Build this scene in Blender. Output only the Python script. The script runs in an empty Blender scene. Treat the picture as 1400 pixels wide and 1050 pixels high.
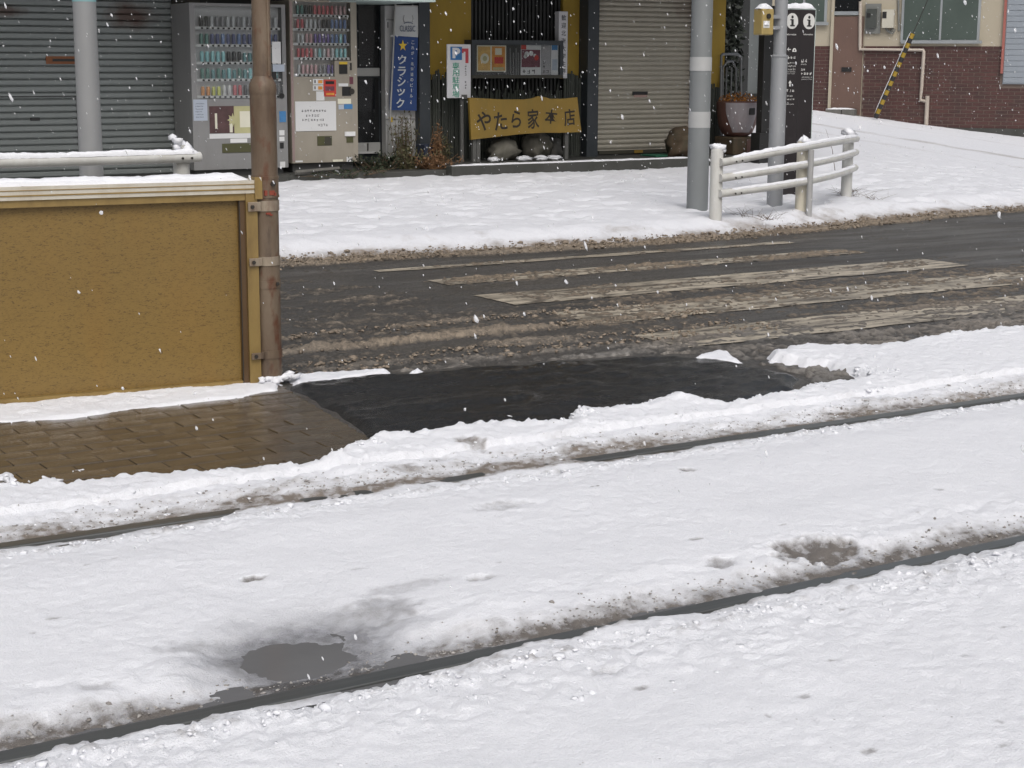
import bpy, bmesh, math, random
import numpy as np
from mathutils import Vector, Matrix

# ------------------------------------------------------------------ camera, sky, sun, exposure
scene = bpy.context.scene
F_PX, PITCH, YAW, ROLL, CAM_H = 2300.0, math.radians(10.9587), math.radians(32.3493), math.radians(0.2666), 1.40
fw = Vector((math.sin(YAW)*math.cos(PITCH), math.cos(YAW)*math.cos(PITCH), -math.sin(PITCH)))
rt0 = Vector((math.cos(YAW), -math.sin(YAW), 0.0)); up0 = rt0.cross(fw)
rt = rt0*math.cos(ROLL) + up0*math.sin(ROLL); up = up0*math.cos(ROLL) - rt0*math.sin(ROLL)
cam_data = bpy.data.cameras.new("camera"); cam = bpy.data.objects.new("camera", cam_data)
scene.collection.objects.link(cam)
cam.matrix_world = Matrix(((rt.x, up.x, -fw.x, 0), (rt.y, up.y, -fw.y, 0), (rt.z, up.z, -fw.z, CAM_H), (0, 0, 0, 1)))
cam_data.sensor_width = 36.0; cam_data.lens = F_PX/1400*36.0
cam_data.clip_start = 0.05; cam_data.clip_end = 600
scene.camera = cam

world = bpy.data.worlds.new("World"); scene.world = world; world.use_nodes = True
wn, wl = world.node_tree.nodes, world.node_tree.links
for n in list(wn): wn.remove(n)
SUN_EL, SUN_AZ = math.radians(50), math.radians(200)
sky = wn.new("ShaderNodeTexSky"); sky.sky_type = 'NISHITA'; sky.sun_disc = False
sky.sun_elevation = SUN_EL; sky.sun_rotation = SUN_AZ; sky.air_density = 1.2; sky.dust_density = 6.0; sky.ozone_density = 1.0
hsv = wn.new("ShaderNodeHueSaturation"); hsv.inputs["Saturation"].default_value = 0.42      # grey snow cloud, hardly any blue
bg = wn.new("ShaderNodeBackground"); bg.inputs["Strength"].default_value = 0.10
wo = wn.new("ShaderNodeOutputWorld")
wl.new(sky.outputs[0], hsv.inputs["Color"]); wl.new(hsv.outputs[0], bg.inputs["Color"]); wl.new(bg.outputs[0], wo.inputs["Surface"])
sun_d = bpy.data.lights.new("sun", 'SUN'); sun_d.energy = 0.9; sun_d.angle = math.radians(40); sun_d.color = (1.0, 0.98, 0.96)
sun = bpy.data.objects.new("sun", sun_d); scene.collection.objects.link(sun)
sdir = Vector((math.sin(SUN_AZ)*math.cos(SUN_EL), math.cos(SUN_AZ)*math.cos(SUN_EL), math.sin(SUN_EL)))
sun.rotation_euler = sdir.to_track_quat('Z', 'Y').to_euler(); sun.location = (0, -5, 20)
scene.view_settings.view_transform = 'Standard'; scene.view_settings.look = 'None'
scene.view_settings.exposure = 0.27; scene.view_settings.gamma = 1.0; scene.view_settings.use_curve_mapping = False
scene.render.resolution_x, scene.render.resolution_y = 1024, 768

random.seed(7); RNG = np.random.default_rng(7)
C = scene.collection
PI = math.pi

# ------------------------------------------------------------------ survey helpers: a sight line meets the ground or a wall plane
def sight(px, py): return fw*F_PX + rt*(px-700) - up*(py-525)
def G(px, py, z=0.0):
    d = sight(px, py); t = (z-CAM_H)/d.z; return Vector((d.x*t, d.y*t, z))
def FY(px, py, Y):
    d = sight(px, py); t = Y/d.y; return Vector((d.x*t, Y, CAM_H+d.z*t))
def rect(x0, y0, x1, y1, Y):
    ym, xm = (y0+y1)/2, (x0+x1)/2
    return FY(x0, ym, Y).x, FY(x1, ym, Y).x, FY(xm, y1, Y).z, FY(xm, y0, Y).z     # X0, X1, Z0, Z1

# ------------------------------------------------------------------ numpy noise
def _hash(ix, iy, s):
    h = (ix.astype(np.int64)*374761393 + iy.astype(np.int64)*668265263 + s*1442695041) & 0xFFFFFFFF
    h = ((h ^ (h >> 13))*1274126177) & 0xFFFFFFFF
    return ((h ^ (h >> 16)) & 0xFFFFFF)/float(0xFFFFFF)
def vnoise(x, y, s=0):
    ix, iy = np.floor(x), np.floor(y); fx, fy = x-ix, y-iy
    ux, uy = fx*fx*fx*(fx*(fx*6-15)+10), fy*fy*fy*(fy*(fy*6-15)+10)
    a, b, c, d = _hash(ix, iy, s), _hash(ix+1, iy, s), _hash(ix, iy+1, s), _hash(ix+1, iy+1, s)
    return (a+(b-a)*ux)*(1-uy) + (c+(d-c)*ux)*uy
def fbm(x, y, f, o=4, s=0, g=0.5):
    t = np.zeros_like(x, dtype=float); a = 1.0; n = 0.0; ca, sa = math.cos(.6), math.sin(.6)
    for k in range(o):
        t += a*(vnoise(x*f, y*f, s+k*17)*2-1); n += a; a *= g; f *= 2.03; x, y = x*ca-y*sa+3.1, x*sa+y*ca+1.7
    return t/n
def sstep(a, b, x):
    t = np.clip((x-a)/(b-a), 0, 1); return t*t*(3-2*t)
def sdpoly(X, Y, P):                 # positive inside
    d = np.full(X.shape, 1e9); ins = np.zeros(X.shape, bool); n = len(P)
    for i in range(n):
        x0, y0 = P[i]; x1, y1 = P[(i+1) % n]; ex, ey = x1-x0, y1-y0
        t = np.clip(((X-x0)*ex+(Y-y0)*ey)/(ex*ex+ey*ey+1e-12), 0, 1)
        d = np.minimum(d, (X-x0-t*ex)**2+(Y-y0-t*ey)**2)
        c = ((y0 > Y) != (y1 > Y)); ins ^= c & (X < ex*(Y-y0)/(ey if abs(ey) > 1e-12 else 1e-12)+x0)
    d = np.sqrt(d); return np.where(ins, d, -d)

# ------------------------------------------------------------------ materials
MATS = {}
class NT:
    def __init__(s, name):
        s.m = bpy.data.materials.new(name); s.m.use_nodes = True; s.n = s.m.node_tree.nodes; s.l = s.m.node_tree.links
        s.b = s.n["Principled BSDF"]; s.out = s.n["Material Output"]; s._c = None
    def new(s, t, **k):
        n = s.n.new("ShaderNode"+t)
        for a, v in k.items(): setattr(n, a, v)
        return n
    def coord(s, scale=(1, 1, 1), out="Object", rot=(0, 0, 0)):
        tc = s.new("TexCoord"); mp = s.new("Mapping"); mp.inputs["Scale"].default_value = scale; mp.inputs["Rotation"].default_value = rot
        s.l.new(tc.outputs[out], mp.inputs["Vector"]); return mp.outputs[0]
    def noise(s, scale, vec=None, det=4, rough=.55, dist=0.0):
        n = s.new("TexNoise"); n.inputs["Scale"].default_value = scale; n.inputs["Detail"].default_value = det
        n.inputs["Roughness"].default_value = rough; n.inputs["Distortion"].default_value = dist
        s.l.new(vec if vec is not None else s.coord(), n.inputs["Vector"]); return n.outputs["Fac"]
    def ramp(s, fac, stops):
        r = s.new("ValToRGB"); el = r.color_ramp.elements
        while len(el) < len(stops): el.new(.5)
        for e, (p, c) in zip(el, stops):
            e.position = p; e.color = (*c, 1) if not isinstance(c, (int, float)) else (c, c, c, 1)
        s.l.new(fac, r.inputs[0]); return r.outputs[0]
    def mix(s, fac, a, b, mode='MIX'):
        n = s.new("MixRGB", blend_type=mode)
        for sock, v in ((n.inputs[0], fac), (n.inputs[1], a), (n.inputs[2], b)):
            if hasattr(v, "links"): s.l.new(v, sock)
            elif isinstance(v, (int, float)): sock.default_value = v if sock.type == 'VALUE' else (v, v, v, 1)
            else: sock.default_value = (*v, 1)
        return n.outputs[0]
    def math(s, op, a, b=0.0, clamp=False):
        n = s.new("Math", operation=op); n.use_clamp = clamp
        for sock, v in ((n.inputs[0], a), (n.inputs[1], b)):
            if hasattr(v, "links"): s.l.new(v, sock)
            else: sock.default_value = v
        return n.outputs[0]
    def attr(s, name):
        a = s.new("Attribute"); a.attribute_name = name; return a.outputs["Fac"]
    def set(s, **k):
        for key, v in k.items():
            sock = s.b.inputs[key.replace("_", " ")]
            if hasattr(v, "links"): s.l.new(v, sock)
            elif isinstance(v, tuple): sock.default_value = (*v, 1) if len(v) == 3 else v
            else: sock.default_value = v
    def bump(s, h, strength=.3, dist=.01, nrm=None):
        b = s.new("Bump"); b.inputs["Strength"].default_value = strength; b.inputs["Distance"].default_value = dist
        s.l.new(h, b.inputs["Height"])
        if nrm is not None: s.l.new(nrm, b.inputs["Normal"])
        s.l.new(b.outputs[0], s.b.inputs["Normal"]); return b.outputs[0]

def paint(name, col, rough=.5, metal=0.0, var=.18, dirt=None, dscale=3.0, damt=.35, bump=.08, fine=60):
    """painted / plain surface: base colour, broad tone variation, optional grime, fine relief"""
    if name in MATS: return MATS[name]
    t = NT(name); v = t.coord()
    n1 = t.noise(dscale, v, 5); n2 = t.noise(fine, v, 3)
    lo = tuple(c*(1-var) for c in col); hi = tuple(min(1, c*(1+var)) for c in col)
    c = t.mix(n1, lo, hi)
    if dirt is not None:
        st = t.noise(dscale*1.7, t.coord((1, 1, .35)), 6, .65)
        c = t.mix(t.math('MULTIPLY', t.ramp(st, [(.45, 0), (.72, 1)]), damt), c, dirt)
    t.set(Base_Color=c, Metallic=metal, Roughness=t.math('ADD', t.math('MULTIPLY', n1, .25), max(0.03, rough-.12)))
    if bump: t.bump(n2, bump, .004)
    MATS[name] = t.m; return t.m
def M(name): return MATS[name]

# ------------------------------------------------------------------ mesh building
class MB:
    def __init__(s): s.v, s.f = [], []
    def _add(s, vs, fs):
        o = len(s.v); s.v += [tuple(p) for p in vs]; s.f += [tuple(i+o for i in q) for q in fs]; return s
    def box(s, x0, x1, y0, y1, z0, z1, bev=0.0):
        if bev <= 0:
            vs = [(x, y, z) for z in (z0, z1) for y in (y0, y1) for x in (x0, x1)]
            return s._add(vs, [(0, 2, 3, 1), (4, 5, 7, 6), (0, 1, 5, 4), (2, 6, 7, 3), (0, 4, 6, 2), (1, 3, 7, 5)])
        bm = bmesh.new(); bmesh.ops.create_cube(bm, size=1.0)
        for v in bm.verts: v.co = Vector(((x0+x1)/2+v.co.x*(x1-x0), (y0+y1)/2+v.co.y*(y1-y0), (z0+z1)/2+v.co.z*(z1-z0)))
        bmesh.ops.bevel(bm, geom=bm.edges[:], offset=bev, segments=2, affect='EDGES', profile=.5)
        bm.verts.ensure_lookup_table(); bm.verts.index_update()
        s._add([v.co for v in bm.verts], [[v.index for v in f.verts] for f in bm.faces]); bm.free(); return s
    def tube(s, pts, rad, n=12, cap=True):
        pts = [Vector(p) for p in pts]; rad = rad if isinstance(rad, (list, tuple)) else [rad]*len(pts)
        rings = []; prev = None
        for i, p in enumerate(pts):
            if i == 0: d = pts[1]-p
            elif i == len(pts)-1: d = p-pts[i-1]
            else: d = (pts[i+1]-p).normalized()+(p-pts[i-1]).normalized()
            d = d.normalized() if d.length > 1e-9 else prev
            if prev is None:
                a = Vector((0, 0, 1)) if abs(d.z) < .9 else Vector((1, 0, 0)); ux = d.cross(a).normalized()
            else:
                ux = (ux-d*ux.dot(d)).normalized()
            prev = d; uy = d.cross(ux)
            rings.append([p+ux*(rad[i]*math.cos(2*PI*k/n))+uy*(rad[i]*math.sin(2*PI*k/n)) for k in range(n)])
        vs = [q for r_ in rings for q in r_]; fs = []
        for i in range(len(pts)-1):
            for k in range(n):
                a, b = i*n+k, i*n+(k+1) % n; fs.append((a, b, b+n, a+n))
        if cap: fs += [tuple(range(n-1, -1, -1)), tuple((len(pts)-1)*n+k for k in range(n))]
        return s._add(vs, fs)
    def lathe(s, prof, n=24, c=(0, 0, 0)):       # prof: (r, z)
        vs = [(c[0]+r*math.cos(2*PI*k/n), c[1]+r*math.sin(2*PI*k/n), c[2]+z) for r, z in prof for k in range(n)]; fs = []
        for i in range(len(prof)-1):
            for k in range(n):
                a, b = i*n+k, i*n+(k+1) % n; fs.append((a, b, b+n, a+n))
        fs += [tuple(range(n-1, -1, -1)), tuple((len(prof)-1)*n+k for k in range(n))]
        return s._add(vs, fs)
    def prism(s, poly, y0, y1):                    # poly of (x,z), extruded in y
        n = len(poly); vs = [(x, y0, z) for x, z in poly]+[(x, y1, z) for x, z in poly]
        return s._add(vs, [tuple(range(n)), tuple(range(2*n-1, n-1, -1))]+[(i, i+n, (i+1) % n+n, (i+1) % n) for i in range(n)])
    def poly(s, pts): return s._add(pts, [tuple(range(len(pts)))])
    def mesh(s, name, mat, smooth=False):
        me = bpy.data.meshes.new(name); me.from_pydata(s.v, [], s.f); me.update()
        bm = bmesh.new(); bm.from_mesh(me); bmesh.ops.recalc_face_normals(bm, faces=bm.faces); bm.to_mesh(me); bm.free()
        if mat is not None: me.materials.append(mat if not isinstance(mat, str) else MATS[mat])
        if smooth:
            me.polygons.foreach_set("use_smooth", [True]*len(me.polygons)); me.set_sharp_from_angle(angle=math.radians(38))
        return me
    def build(s, name, mat, parent=None, smooth=False):
        return link(name, s.mesh(name, mat, smooth), parent)
def link(name, me, parent=None, loc=None):
    o = bpy.data.objects.new(name, me); C.objects.link(o)
    if loc is not None: o.location = loc
    if parent is not None: adopt(o, parent)
    return o
def adopt(o, parent):            # parents are only translated, never rotated, so world axes are shared
    o.parent = parent; o.matrix_parent_inverse = Matrix.Translation(-parent.location)
def tag(o, label=None, cat=None, group=None, kind=None):
    if label: o["label"] = label
    if cat: o["category"] = cat
    if group: o["group"] = group
    if kind: o["kind"] = kind
    return o
def thing(name, loc, label, cat, group=None):
    o = bpy.data.objects.new(name, None); C.objects.link(o); o.location = loc; o.empty_display_size = .1
    return tag(o, label, cat, group)
def grid_mesh(name, xs, ys, Z, attrs, mat, keep=None):
    nx, ny = len(xs), len(ys); XX, YY = np.meshgrid(xs, ys)
    co = np.stack([XX.ravel(), YY.ravel(), Z.ravel()], 1).astype(np.float32)
    i = np.arange((nx-1)*(ny-1)); r, c = i//(nx-1), i % (nx-1); a = r*nx+c
    q = np.stack([a, a+1, a+nx+1, a+nx], 1)
    if keep is not None:
        k = keep.ravel()[q].any(1); q = q[k]
        used = np.zeros(nx*ny, bool); used[q.ravel()] = True
        remap = np.cumsum(used)-1; co = co[used]; q = remap[q]; attrs = {n: v.ravel()[used] for n, v in attrs.items()}
    me = bpy.data.meshes.new(name); nf = len(q)
    me.vertices.add(len(co)); me.vertices.foreach_set("co", co.ravel())
    me.loops.add(nf*4); me.loops.foreach_set("vertex_index", q.ravel().astype(np.int32))
    me.polygons.add(nf); me.polygons.foreach_set("loop_start", np.arange(0, nf*4, 4, dtype=np.int32))
    me.polygons.foreach_set("use_smooth", np.ones(nf, bool))
    me.update(calc_edges=True); me.validate()
    for n, v in attrs.items():
        at = me.attributes.new(n, 'FLOAT', 'POINT'); at.data.foreach_set("value", v.ravel().astype(np.float32))
    me.materials.append(mat); return me
def text_mesh(body, size, bold=0.0, spacing=1.0, align='CENTER', line=1.0):
    cu = bpy.data.curves.new("lettering", 'FONT'); cu.body = body; cu.size = size; cu.align_x = align; cu.align_y = 'CENTER'
    cu.offset = bold; cu.space_line = line; cu.space_character = spacing; cu.resolution_u = 3; cu.extrude = .0012
    o = bpy.data.objects.new("lettering", cu); C.objects.link(o)
    bpy.context.view_layer.update()
    me = bpy.data.meshes.new_from_object(o.evaluated_get(bpy.context.evaluated_depsgraph_get()))
    bpy.data.objects.remove(o); bpy.data.curves.remove(cu); return me
def lettering(body, x, y, z, h, mat, parent, name="lettering", w=None, bold=0.0, line=1.0, tilt=0.0):
    """flat print on a wall facing -Y; fitted to height h and (if given) width w, centred on x, z"""
    me = text_mesh(body, 1.0, bold, 1.0, 'CENTER', line)
    n = len(me.vertices); co = np.empty(n*3, np.float32); me.vertices.foreach_get("co", co); co = co.reshape(-1, 3)
    lo, hi = co.min(0), co.max(0); k = h/(hi[1]-lo[1]); kx = k if w is None else w/(hi[0]-lo[0])
    lx = (co[:, 0]-(lo[0]+hi[0])/2)*kx; lz = (co[:, 1]-(lo[1]+hi[1])/2)*k
    ct, st = math.cos(tilt), math.sin(tilt)
    out = np.stack([x+lx*ct-lz*st, y-co[:, 2], z+lx*st+lz*ct], 1).astype(np.float32)
    me.vertices.foreach_set("co", out.ravel()); me.update(); me.materials.append(MATS[mat]); me.name = name
    return link(name, me, parent)
def marks(x0, x1, z0, z1, y, rows, mat, parent, name="small_print", seed=1, fill=.8, ragged=.3):
    """print too small to read: rows of little stroke clusters"""
    rr = random.Random(seed); mb = MB(); dz = (z1-z0)/rows
    for r in range(rows):
        g = dz*fill; x = x0; zc = z1-dz*(r+.5); xe = x1-(x1-x0)*ragged*rr.random()
        while x+g <= xe+1e-6:
            for k in range(4):
                if k % 2: 
                    zz = zc+g*rr.uniform(-.4, .4); mb.box(x+g*.08, x+g*rr.uniform(.6, .88), y-.0006, y, zz-g*.06, zz+g*.06)
                else:
                    xx = x+g*rr.uniform(.15, .8); mb.box(xx-g*.06, xx+g*.06, y-.0007, y, zc-g*rr.uniform(.2, .45), zc+g*rr.uniform(.2, .45))
            x += g*1.08
    o = mb.build(name, mat, parent); return tag(o, kind="stuff")

# ------------------------------------------------------------------ ground materials
def make_snow(name, white=(.80, .81, .85), grain=1.0):
    t = NT(name); v = t.coord()
    d = t.attr("dirt"); w = t.attr("wet"); wa = t.attr("warm")
    n1 = t.noise(2.2, v, 6, .6); n2 = t.noise(28, v, 5, .65); n3 = t.noise(210, v, 3, .7)
    base = t.mix(n1, tuple(c*.93 for c in white), white); base = t.mix(t.ramp(n3, [(.3, .22), (.55, 0)]), base, tuple(c*.72 for c in white))
    dk = t.mix(wa, t.mix(n2, (.055, .055, .056), (.17, .166, .162)), t.mix(n2, (.095, .07, .05), (.30, .24, .18)))
    nA = t.math('ADD', t.math('MULTIPLY', t.math('SUBTRACT', n2, .5), 1.15), t.math('MULTIPLY', t.math('SUBTRACT', n3, .5), .8))
    m = t.math('MULTIPLY', t.ramp(t.math('ADD', d, t.math('MULTIPLY', nA, t.math('MULTIPLY', t.math('ADD', d, .12), .9, True))), [(.12, 0), (.80, 1)]), .95)
    c = t.mix(m, base, dk)
    # scattered grit
    vo = t.new("TexVoronoi"); vo.inputs["Scale"].default_value = 26; t.l.new(v, vo.inputs["Vector"])
    gm = t.math('MULTIPLY', t.ramp(vo.outputs["Distance"], [(.02, 1), (.09, 0)]), t.ramp(n1, [(.50, 0), (.62, .75)]))
    c = t.mix(gm, c, (.16, .14, .12))
    c = t.mix(t.math('MULTIPLY', w, .72), c, t.mix(1.0, c, (.30, .30, .315), 'MULTIPLY'))
    t.set(Base_Color=c, Roughness=t.math('SUBTRACT', .78, t.math('MULTIPLY', w, .55)), Specular_IOR_Level=.35)
    h = t.math('ADD', t.math('MULTIPLY', n2, .8), t.math('MULTIPLY', n3, .45))
    t.bump(h, .75*grain, .011)
    MATS[name] = t.m; return t.m
make_snow("snow"); make_snow("snow_far", (.70, .71, .75), .8)
def make_plain_snow():
    t = NT("snow_cap"); v = t.coord(); n2 = t.noise(30, v, 5, .65)
    t.set(Base_Color=t.mix(n2, (.68, .69, .73), (.78, .79, .82)), Roughness=.9, Specular_IOR_Level=.1); t.bump(n2, .5, .012); MATS["snow_cap"] = t.m
make_plain_snow()
def make_slush():
    t = NT("slush"); v = t.coord((.35, 1, 1)); v2 = t.coord()
    n1 = t.noise(5, v, 6, .65); n2 = t.noise(45, v2, 5, .7); n3 = t.noise(190, v2, 2)
    g = t.attr("grey")
    brown = t.mix(n1, (.14, .108, .074), (.36, .29, .215)); grey = t.mix(n1, (.12, .115, .11), (.33, .315, .295))
    th = t.attr('thick'); c = t.mix(g, brown, grey); c = t.mix(t.ramp(n2, [(.33, .7), (.58, 0)]), c, (.065, .055, .044)); thn = t.math('ADD', th, t.math('MULTIPLY', t.math('SUBTRACT', n2, .5), .9)); c = t.mix(t.ramp(thn, [(.05, 0), (.85, 1)]), (.050, .046, .041), c)
    t.set(Base_Color=c, Roughness=t.ramp(n2, [(.3, .25), (.7, .7)]), Specular_IOR_Level=.4)
    t.bump(t.math('ADD', n2, t.math('MULTIPLY', n3, .5)), .7, .012); MATS["slush"] = t.m
make_slush()
def make_asphalt(name, lo, hi, rlo, rhi, speck, bscale=220, warm=(.055, .045, .034)):
    t = NT(name); v = t.coord(); vs = t.coord((.25, 1, 1))
    n1 = t.noise(1.6, vs, 6, .6); n2 = t.noise(bscale, v, 3, .6); n3 = t.noise(75, v, 4, .75)
    c = t.mix(n1, lo, hi); c = t.mix(t.ramp(t.noise(3.1, vs, 5), [(.5, 0), (.75, .6)]), c, warm)
    if speck: c = t.mix(t.math('MULTIPLY', t.ramp(n3, [(.50, 0), (.64, 1)]), t.ramp(n1, [(.3, .15), (.6, speck)])), c, (.27, .25, .225))
    t.set(Base_Color=c, Roughness=t.ramp(t.noise(4, vs, 5), [(.35, rlo), (.65, rhi)]), Specular_IOR_Level=.35)
    t.bump(n2, .5, .005); MATS[name] = t.m
make_asphalt("asphalt", (.028, .027, .026), (.058, .054, .049), .30, .62, .75)
make_asphalt("asphalt_black", (.004, .004, .0045), (.011, .011, .012), .03, .30, .10, 150, (.020, .020, .021))  # last colour: paler grey streaks, glints painted into the black surface
make_asphalt("concrete_wet", (.05, .047, .043), (.11, .10, .092), .15, .5, .3)
def make_paint_line():
    t = NT("road_paint"); v = t.coord((.3, 1, 1)); n = t.noise(14, v, 6, .7); n2 = t.noise(90, t.coord(), 3)
    n3 = t.noise(5, t.coord((.12, 1, 1)), 6, .75); wear = t.math('MAXIMUM', t.ramp(n, [(.38, 1), (.56, 0)]), t.ramp(n3, [(.38, 1), (.52, 0)])); c = t.mix(wear, (.45, .395, .31), (.085, .072, .057))
    t.set(Base_Color=c, Roughness=.45); t.bump(n2, .3, .004); MATS["road_paint"] = t.m
make_paint_line()
def make_paver():
    t = NT("paver"); v = t.coord(); oi = t.new("ObjectInfo"); n1 = t.noise(4, v, 5); n2 = t.noise(120, v, 3)
    c = t.mix(oi.outputs["Random"], (.075, .057, .038), (.108, .084, .058)); c = t.mix(t.ramp(n1, [(.4, 0), (.7, .6)]), c, (.045, .037, .028))
    t.set(Base_Color=c, Roughness=t.ramp(t.noise(3, v, 4), [(.40, .04), (.64, .26)]), Specular_IOR_Level=.5); t.bump(n2, .35, .004); MATS["paver"] = t.m
make_paver()
def make_water():
    t = NT("slush_water"); v = t.coord(); n = t.noise(3, t.coord((.5, 1, 1)), 5); n2 = t.noise(40, v, 3)
    t.set(Base_Color=t.mix(n, (.10, .10, .105), (.16, .16, .165)), Roughness=.10, Specular_IOR_Level=.45); t.bump(n2, .06, .006); MATS["slush_water"] = t.m
make_water()
def make_steel():
    t = NT("wet_steel"); n = t.noise(20, t.coord((.1, 2, 1)), 4)
    t.set(Base_Color=t.mix(n, (.085, .09, .088), (.20, .203, .196)), Metallic=.7, Roughness=.30); t.bump(n, .1, .003); MATS["wet_steel"] = t.m
make_steel()

# ------------------------------------------------------------------ the setting
def sheet(name, x0, x1, y0, y1, z, mat):
    return tag(MB().poly([(x0, y0, z), (x1, y0, z), (x1, y1, z), (x0, y1, z)]).build(name, mat), kind="structure")
def plain_sheet_attrs(me):
    for n in ("dirt", "wet", "warm"): me.attributes.new(n, 'FLOAT', 'POINT')
gs = sheet("ground", -180, 220, -160, 240, -1.2, "snow"); plain_sheet_attrs(gs.data)
sheet("track_bed", -60, 70, -12, 5.35, -.045, "concrete_wet")
sheet("road", -60, 70, 5.35, 11.6, -.012, "asphalt")
Y_RAIL = (3.285, 4.80)

# black tar patch beside the pavement
patch_px = [(392, 531), (445, 560), (500, 596), (700, 610), (900, 570), (1010, 556), (1090, 530), (1100, 514), (1045, 499), (990, 488), (930, 482), (840, 487), (700, 495), (560, 507), (470, 512), (395, 520)]
pp = [G(x, y, 0) for x, y in patch_px]
xs = np.arange(2.6, 5.7, .016); ys = np.arange(5.2, 6.95, .016); XX, YY = np.meshgrid(xs, ys)
sd = sdpoly(XX, YY, [(p.x, p.y) for p in pp]) + .02*fbm(XX, YY, 6, 3, 31)
Z = .006 + .013*fbm(XX*.5, YY, 3.2, 4, 5) + .010*fbm(XX*.7, YY, 9, 4, 8, .6)
k_ = sstep(-.005, .09, sd); Z = np.maximum(Z, -.004)*k_-.018*(1-k_)
po = link("asphalt_patch", grid_mesh("asphalt_patch", xs, ys, Z, {}, M("asphalt_black"), sd > -.03)); tag(po, kind="structure")

# brick pavement of the tram stop, every paver a piece
pav = MB().poly([(-12, 5.2, -.022), (3.02, 5.2, -.022), (3.02, 6.78, -.022), (-12, 6.78, -.022)]).build("pavement", paint("paver_bed", (.040, .032, .024), .3, bump=.2))
tag(pav, kind="structure")
PW, PH = .200, .100
paver_me = [MB().box(-PW/2+.0016, PW/2-.0016, -PH/2+.0016, PH/2-.0016, -.05, 0, .003).mesh("paver", "paver") for _ in range(1)]
edge = [(G(392, 530).x, 6.78), (G(392, 530).x-.005, G(392, 530).y), (G(500, 596).x-.06, G(500, 596).y), (2.75, 5.2)]
def edge_x(y):
    a, b = G(392, 530), G(500, 594); k = (a.y-y)/(a.y-b.y); return a.x+(b.x-a.x)*k
n = 0
for j in range(16):
    y = 5.24+PH/2+j*PH
    if y > 6.76: break
    x = edge_x(y)-PW/2-.006-(PW/2 if j % 2 else 0)
    while x > .95 and n < 300:
        o = link("paver", paver_me[0], pav, (x, y, random.uniform(-.0015, .0015)-.001)); o.rotation_euler = (random.gauss(0, .006), random.gauss(0, .006), random.gauss(0, .006)); n += 1
        x -= PW
    if j % 2:
        o = link("paver", paver_me[0], pav, (edge_x(y)-PW/4-.006, y, -.002)); o.scale = (.5, 1, 1)
# the pavement beyond the frame goes on as one joined layer
mb = MB(); j = 0
while 5.24+PH/2+j*PH < 6.76:
    x = .95-PW/2-(PW/2 if j % 2 else 0)
    while x > -4:
        y = 5.24+PH/2+j*PH; mb.box(x-PW/2+.004, x+PW/2-.004, y-PH/2+.004, y+PH/2-.004, -.05, -.002); x -= PW
    j += 1
tag(mb.build("paver_field", "paver", pav), kind="stuff")

# painted crosswalk bars
for (y0, y1, xa, xb) in ((6.50, 6.95, 5.14, 8.9), (7.34, 7.82, 5.20, 8.95), (8.18, 8.64, 5.20, 8.98), (9.14, 9.40, 5.30, 8.90), (9.92, 10.04, 5.24, 8.9)):
    mb = MB(); nn = 24; ring = []
    for k in range(nn+1): ring.append((xa+(xb-xa)*k/nn, y0+random.gauss(0, .008), -.0075))
    for k in range(nn, -1, -1): ring.append((xa+(xb-xa)*k/nn, y1+random.gauss(0, .008), -.0075))
    mb.poly(ring).build("crosswalk_bar", "road_paint", bpy.data.objects["road"])

# brown slush on the road
def band(Y, c, w, soft): return sstep(c-w/2-soft, c-w/2, Y)*(1-sstep(c+w/2, c+w/2+soft, Y))
xs = np.concatenate([np.arange(-3, 2.6, .08), np.arange(2.6, 10.5, .02), np.arange(10.5, 22, .06)]); ys = np.arange(5.42, 11.0, .02)
XX, YY = np.meshgrid(xs, ys); Yw = YY + .05*fbm(XX, YY, .9, 3, 3) + .015*fbm(XX, YY, 5, 3, 4)
inx = sstep(5.0, 5.5, XX)*(1-sstep(8.7, 9.3, XX)); right = sstep(5.6, 6.6, XX); left = 1-sstep(4.6, 5.6, XX)
D = np.zeros_like(XX)
for amp, b in ((.50*inx, band(Yw, 6.74, .42, .10)), (.56*right, band(Yw, 6.9, .7, .2)), (.62*inx, band(Yw, 7.60, .40, .12)), (.60*right, band(Yw, 7.62, .5, .18)), (.62*sstep(8.2, 9.2, XX), band(Yw, 7.2, 1.2, .3)), (.56*inx, band(Yw, 8.48, .30, .10)),
               (.75*inx, band(Yw, 9.25, .22, .10)), (.5*inx, band(Yw, 10.0, .15, .08)), (.95*left, band(Yw, 7.40, .07, .06)), (.66*left, band(Yw, 7.82, .14, .16)), (.62*left, band(Yw, 7.02, .40, .2)), (.64, band(Yw, 6.55, .75, .2)), (.52, band(Yw, 7.3, 1.5, .6)), (.50*left, band(Yw, 8.8, 2.0, .5)), (.33, band(Yw, 9.0, 2.6, .4)), (.80*sstep(4.85, 5.05, XX), band(Yw, 5.95, .8, .2))):
    D = np.maximum(D, amp*b)
edge_px = [(390, 361), (500, 353), (640, 346), (760, 339), (900, 331), (1000, 323), (1100, 315), (1200, 304), (1300, 294), (1400, 286)]
EP = [G(x, y, 0) for x, y in edge_px]; EX = np.array([-60, 2.0]+[p.x for p in EP]+[16, 22, 60]); EY = np.array([10.55, 10.55]+[p.y for p in EP]+[11.3, 12.0, 14.0])
YE = np.interp(XX, EX, EY)
D = np.maximum(D, 1.0*band(YY-YE+.04*fbm(XX, YY, 2.5, 3, 9), .02, .16, .12))
nz = fbm(XX*.22, YY, 9, 5, 11, .62); cl = fbm(XX, YY, 24, 2, 14)
cl2 = fbm(XX, YY, 55, 2, 16); Hs = .034*(D-.56) + .018*nz*(.35+D) + .013*cl*(.3+D) + .009*cl2*(.4+D)
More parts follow.
